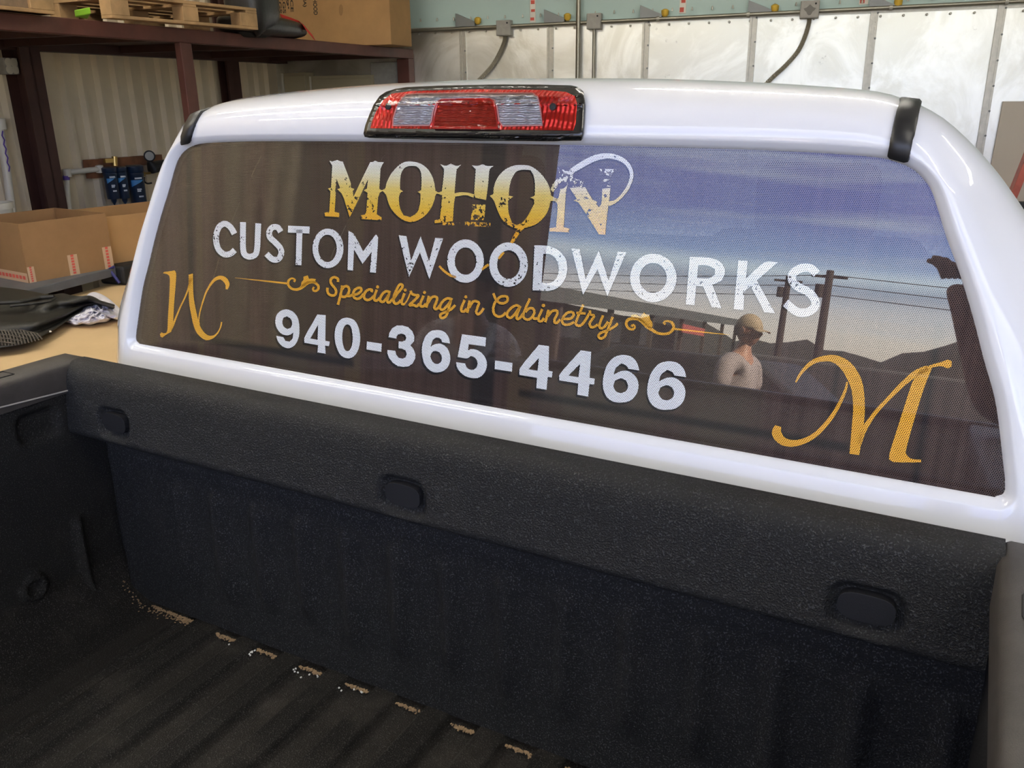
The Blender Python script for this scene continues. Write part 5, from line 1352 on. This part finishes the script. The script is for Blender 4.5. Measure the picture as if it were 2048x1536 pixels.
# vehicles outside
def vehicle(name, lab, cat, c, ang, L, Wd, prof, col, gl):
    c = A(c); X = A((math.cos(ang), math.sin(ang), 0)); Y_ = A((-math.sin(ang), math.cos(ang), 0)); t_ = thing(name, lab, cat, c)
    f = lambda u, v, z: c + X * u * L + Y_ * v * Wd + ZZ * z
    obj('body', B().prism([f(u, -.5, z) for u, z in prof], Y_ * Wd), col, t_, bevel=.05, smooth=True, ang=40)
    for v in (-.505, .495): obj('side_glass', B().prism([f(u, v, z) for u, z in gl], Y_ * Wd * .01), black_m, t_)
    for u in (-.31, .31):
        for v in (-.45, .45): obj('wheel', B().lathe(f(u, v, .33) - Y_ * .1, [(.2, 0), (.33, .02), (.33, .18), (.2, .2)], 20, Y_), tire_m, t_)
    return t_
dk = mat('dark_car_paint', (.02, .02, .022), .5)
p = refl((1580, 672), -9.5)
v_ = vehicle('parked_car', 'dark parked car mirrored behind the man in the cap', 'car', (p[0] - .6, -9.5, 0), R_(8), 4.5, 1.75, [(-.5, .35), (-.5, .85), (-.44, 1.0), (-.3, 1.42), (.12, 1.45), (.26, 1.02), (.46, .9), (.5, .6), (.5, .35)], dk, [(-.38, 1.0), (-.28, 1.34), (.1, 1.36), (.2, 1.0)])
obj('tail_lamp', B().box((p[0] + 1.66, -8.9, .98), (.12, .35, .12)), mat('tail_lamp_red', (.5, .02, .02), .3), v_)
p = refl((1780, 705), -16.)
vehicle('parked_trailer', 'long white covered trailer mirrored above the amber letter M', 'trailer', (p[0], -17., 0), R_(4), 6.2, 2.0, [(-.5, .45), (-.5, 1.45), (-.46, 1.52), (.44, 1.52), (.5, 1.3), (.5, .45)], mat('dull_white_paint', (.10, .095, .09), .5), [(.28, .95), (.28, 1.3), (.40, 1.3), (.42, .95)])

# ---- people standing at the tail of the truck
skin_m = mat('skin', (.42, .22, .15), .5); hair_m = mat('brown_hair', (.05, .03, .02), .7)
def skinned(nodes, edges, root):
    names = list(nodes); me = bpy.data.meshes.new('sk'); me.from_pydata([nodes[n][0] for n in names], [(names.index(a), names.index(b)) for a, b in edges], [])
    o = bpy.data.objects.new('sk', me); C.objects.link(o); o.modifiers.new('s', 'SKIN'); 
    for i, n in enumerate(names):
        r = nodes[n][1]; d = me.skin_vertices[0].data[i]; d.radius = (r, r) if not hasattr(r, '__len__') else r; d.use_root = (n == root)
    sb = o.modifiers.new('u', 'SUBSURF'); sb.levels = sb.render_levels = 2
    dg = bpy.context.evaluated_depsgraph_get(); m2 = o.evaluated_get(dg).to_mesh()
    v = [tuple(q.co) for q in m2.vertices]; f = [tuple(p.vertices) for p in m2.polygons]
    o.evaluated_get(dg).to_mesh_clear(); bpy.data.objects.remove(o); bpy.data.meshes.remove(me)
    return v, f
def person(label, loc, ang, shirt, pants, arms, cap=None, lean=(0, 0), turn=0., shift=(0, 0)):
    """arms: {'l': (elbow, hand), 'r': ...} in the body's own frame, x right, y ahead"""
    t_ = thing('person', label, 'person', (loc[0], loc[1], 0))
    ca, sa = math.cos(ang), math.sin(ang)
    def W(p): return np.array([loc[0] + ca * p[0] - sa * p[1], loc[1] + sa * p[0] + ca * p[1], p[2]])
    lx, ly = lean
    nd = {'pel': ((0, 0, .95), .135), 'wst': ((lx * .3, ly * .3, 1.10), .125), 'chest': ((lx * .7, ly * .7, 1.30), .145), 'nb': ((lx, ly, 1.47), .075), 'nk': ((lx * 1.1, ly * 1.1 + .015, 1.54), .055), 'hd0': ((lx * 1.15, ly * 1.15 + .02, 1.62), .06)}
    ed = [('pel', 'wst'), ('wst', 'chest'), ('chest', 'nb'), ('nb', 'nk'), ('nk', 'hd0')]
    for s, k_ in ((-1, 'l'), (1, 'r')):
        nd['hip' + k_] = ((s * .10, 0, .88), .095); nd['kn' + k_] = ((s * .11, .02, .50), .06); nd['an' + k_] = ((s * .12, -.01, .09), .042); nd['to' + k_] = ((s * .13, .15, .04), .035)
        nd['sh' + k_] = ((s * .185 + lx, ly, 1.42), .062); e_, h_ = arms[k_]
        nd['el' + k_] = (e_, .043); w_ = A(e_) + (A(h_) - A(e_)) * .86; nd['wr' + k_] = (tuple(w_), .028); nd['pm' + k_] = (h_, (.040, .022))
        ed += [('pel', 'hip' + k_), ('hip' + k_, 'kn' + k_), ('kn' + k_, 'an' + k_), ('an' + k_, 'to' + k_), ('nb', 'sh' + k_), ('sh' + k_, 'el' + k_), ('el' + k_, 'wr' + k_), ('wr' + k_, 'pm' + k_)]
    v, f = skinned({k_: (tuple(W(q)), r) for k_, (q, r) in nd.items()}, ed, 'pel')
    b = B().add(v, f)
    # head: skull, face with brow, nose, lips, chin and ears
    hc = A(nd['hd0'][0]) + A((0, .02, .07)); ct_, st_ = math.cos(turn), math.sin(turn)
    def HW(p): return W(hc + A((ct_ * p[0] - st_ * p[1], st_ * p[0] + ct_ * p[1], p[2])))
    G = []
    for i in range(19):
        th = math.pi * i / 18; row = []
        for j in range(33):
            ph = 2 * math.pi * j / 32; x, y, z = math.sin(th) * math.sin(ph), math.sin(th) * math.cos(ph), math.cos(th)
            rx, ry, rz = .075, .097, .118
            if z < 0: rx *= 1 - .28 * z * z; ry *= 1 - .12 * z * z
            q = A((x * rx, y * ry, z * rz)); fr = max(0, y)
            q[1] += .022 * math.exp(-((q[0] / .013) ** 2 + ((q[2] + .022) / .022) ** 2)) * fr                # nose
            q[1] += .006 * math.exp(-((q[0] / .022) ** 2 + ((q[2] + .058) / .008) ** 2)) * fr                # lips
            q[1] += .010 * math.exp(-((q[0] / .022) ** 2 + ((q[2] + .098) / .018) ** 2)) * fr                # chin
            q[1] -= .008 * math.exp(-(((abs(q[0]) - .032) / .014) ** 2 + ((q[2] - .006) / .011) ** 2)) * fr  # eye sockets
            row.append(HW(q))
        G.append(row)
    b.grid(G)
    for s in (-1, 1): b.lathe(HW((s * .074, -.005, -.008)), [(.012, 0), (.026, .004), (.030, .010), (.02, .013)], 12, W((s, -.25, 0)) - W((0, 0, 0)))
    # fingers
    for s, k_ in ((-1, 'l'), (1, 'r')):
        e_, h_ = A(arms[k_][0]), A(arms[k_][1]); d = (h_ - e_) / np.linalg.norm(h_ - e_); sd = np.cross(d, A((0, 0, 1))); sd /= np.linalg.norm(sd) + 1e-9; dn = np.cross(d, sd)
        for q, ln in ((-.028, .072), (-.009, .082), (.010, .076), (.028, .060)):
            a0 = h_ + sd * q + d * .018; b.tube([W(a0), W(a0 + d * ln * .45 + dn * .006), W(a0 + d * ln * .75 + dn * .022), W(a0 + d * ln * .9 + dn * .04)], [.010, .0092, .0085, .006], 8)
        a0 = h_ - sd * .03 * s - d * .01; b.tube([W(a0), W(a0 - sd * .022 * s + d * .02), W(a0 - sd * .03 * s + d * .05 + dn * .012)], [.011, .010, .007], 8)
    obj('body', b, skin_m, t_, smooth=True, ang=180)
    # clothes a little larger than the body
    sh = {'hem': (tuple(W((0, 0, .84))), .165), 'pel': (tuple(W((0, 0, .96))), .15)}
    sh.update({k_: (tuple(W(q)), (r + .018 if not hasattr(r, '__len__') else r)) for k_, (q, r) in nd.items() if k_ in ('wst', 'chest', 'nb', 'shl', 'shr', 'ell', 'elr')})
    for k_ in 'lr':
        q = A(nd['sh' + k_][0]) * .35 + A(nd['el' + k_][0]) * .65; sh['el' + k_] = (tuple(W(q)), .066)
    v, f = skinned(sh, [('hem', 'pel'), ('pel', 'wst'), ('wst', 'chest'), ('chest', 'nb'), ('nb', 'shl'), ('nb', 'shr'), ('shl', 'ell'), ('shr', 'elr')], 'pel')
    obj('shirt', B().add(v, f), shirt, t_, smooth=True, ang=180)
    tr = {'top': (tuple(W((0, 0, 1.04))), .13)}
    tr.update({k_: (tuple(W(q)), min(r + .016, .135)) for k_, (q, r) in nd.items() if k_ in ('pel', 'hipl', 'hipr', 'knl', 'knr', 'anl', 'anr')})
    v, f = skinned(tr, [('top', 'pel'), ('pel', 'hipl'), ('pel', 'hipr'), ('hipl', 'knl'), ('hipr', 'knr'), ('knl', 'anl'), ('knr', 'anr')], 'pel')
    obj('trousers', B().add(v, f), pants, t_, smooth=True, ang=180)
    for s, k_ in ((-1, 'l'), (1, 'r')):
        a_, c_ = A(nd['an' + k_][0]), A(nd['to' + k_][0])
        obj('shoe', B().tube([W((a_[0], a_[1] - .05, .045)), W((a_[0], a_[1] + .02, .06)), W((c_[0], c_[1] - .04, .05)), W((c_[0], c_[1] + .05, .035))], [.042, .055, .05, .03], 12), black_m, t_, smooth=True)
    G = []
    for i in range(9):
        th = math.pi * .5 * i / 8; row = []
        for j in range(25):
            ph = 2 * math.pi * j / 24; x, y, z = math.sin(th) * math.sin(ph), math.sin(th) * math.cos(ph), math.cos(th)
            row.append(HW((x * .082, y * .103 - .004, z * (.110 if cap else .124) + .012 - (0 if cap else .03 * max(0, -y)))))
        G.append(row)
    if cap:
        o = obj('cap', B().grid(G), cap, t_, smooth=True, solid=.004, ang=180)
        obj('brim', B().grid([[HW((.075 * u, .075 + (.085 * v_) * (1 - .35 * u * u), .022 - .018 * v_ - .012 * u * u)) for u in np.linspace(-1, 1, 9)] for v_ in np.linspace(0, 1, 5)]), cap, o, smooth=True, solid=.004)
        obj('hair', B().grid([[HW((x_ * .079, y_, z_)) for x_, y_ in ((-.95, .01), (-.98, -.03), (-.75, -.075), (-.3, -.10), (.3, -.10), (.75, -.075), (.98, -.03), (.95, .01))] for z_ in (.03, -.01, -.045)]), hair_m, t_, smooth=True, solid=.006)
    else: obj('hair', B().grid(G), hair_m, t_, smooth=True, solid=.006, ang=180)
    return t_
def plaid():
    m = mat('grey_plaid_shirt', (.30, .28, .31), .85); t = m.node_tree; p = t.nodes['Principled BSDF']; tc = N(t, 'ShaderNodeTexCoord'); s = N(t, 'ShaderNodeSeparateXYZ'); t.links.new(tc.outputs['Object'], s.inputs[0])
    c = (.30, .28, .31)
    for ax_ in ('X', 'Y', 'Z'):
        q = math_(t, 'LESS_THAN', math_(t, 'FLOORED_MODULO', math_(t, 'ADD', s.outputs[ax_], 5.), .055), .020); c = mixc(t, math_(t, 'MULTIPLY', q, .6), c, (.75, .73, .75))
    t.links.new(c, p.inputs['Base Color']); return m
jeans = mat('blue_jeans', (.05, .07, .12), .85); khaki = mat('khaki_trousers', (.22, .17, .11), .85)
p = refl((1490, 645), -4.95)
person('man in a tan cap and pale shirt in side view, mirrored in the rear window', (p[0], -4.95), R_(-70), mat('pale_shirt', (.34, .29, .29), .85), khaki, {'l': ((-.25, .02, 1.14), (-.23, .14, .92)), 'r': ((.25, .02, 1.14), (.23, .14, .92))}, cap=mat('tan_cap', (.42, .33, .22), .8))
p = refl((965, 565), -2.05)
person('man in a grey plaid shirt standing left of the tailgate, mirrored in the rear window', (p[0] - .05, -2.05), R_(-40), plaid(), jeans, {'l': ((-.25, .05, 1.14), (-.20, .25, 1.02)), 'r': ((.25, .05, 1.14), (.20, .25, 1.02))}, turn=R_(60))
# the photographer, holding the phone at the taking position
F_, U_, Rt = RM[2], RM[1], RM[0]
pc = T - F_ * .012 + Rt * .045 - U_ * .018
tag(obj('phone', B().box(pc, (1, 1, 1), ax=(Rt * .14, F_ * .008, U_ * .07)), gloss_black, bevel=.003), 'black phone held level above the truck bed', 'phone')
fx, fy = 1.34, -1.42
an = R_(35)
def loc_(p):                                # world point into the photographer's own frame
    dx, dy = p[0] - fx, p[1] - fy; return (math.cos(-an) * dx - math.sin(-an) * dy, math.sin(-an) * dx + math.cos(-an) * dy, p[2])
hl = T - Rt * .075 - U_ * .13 - F_ * .05; hr = pc + Rt * .10 - F_ * .04 - U_ * .06
el_l = T + A((.10, -.26, -.42)); el_r = T + A((.42, -.18, -.34))
person('person in a dark shirt leaning over the bed side with a phone', (fx, fy), an, mat('dark_shirt', (.02, .02, .025), .85), jeans, {'l': (loc_(el_l), loc_(hl)), 'r': (loc_(el_r), loc_(hr))}, lean=(-.10, .10))
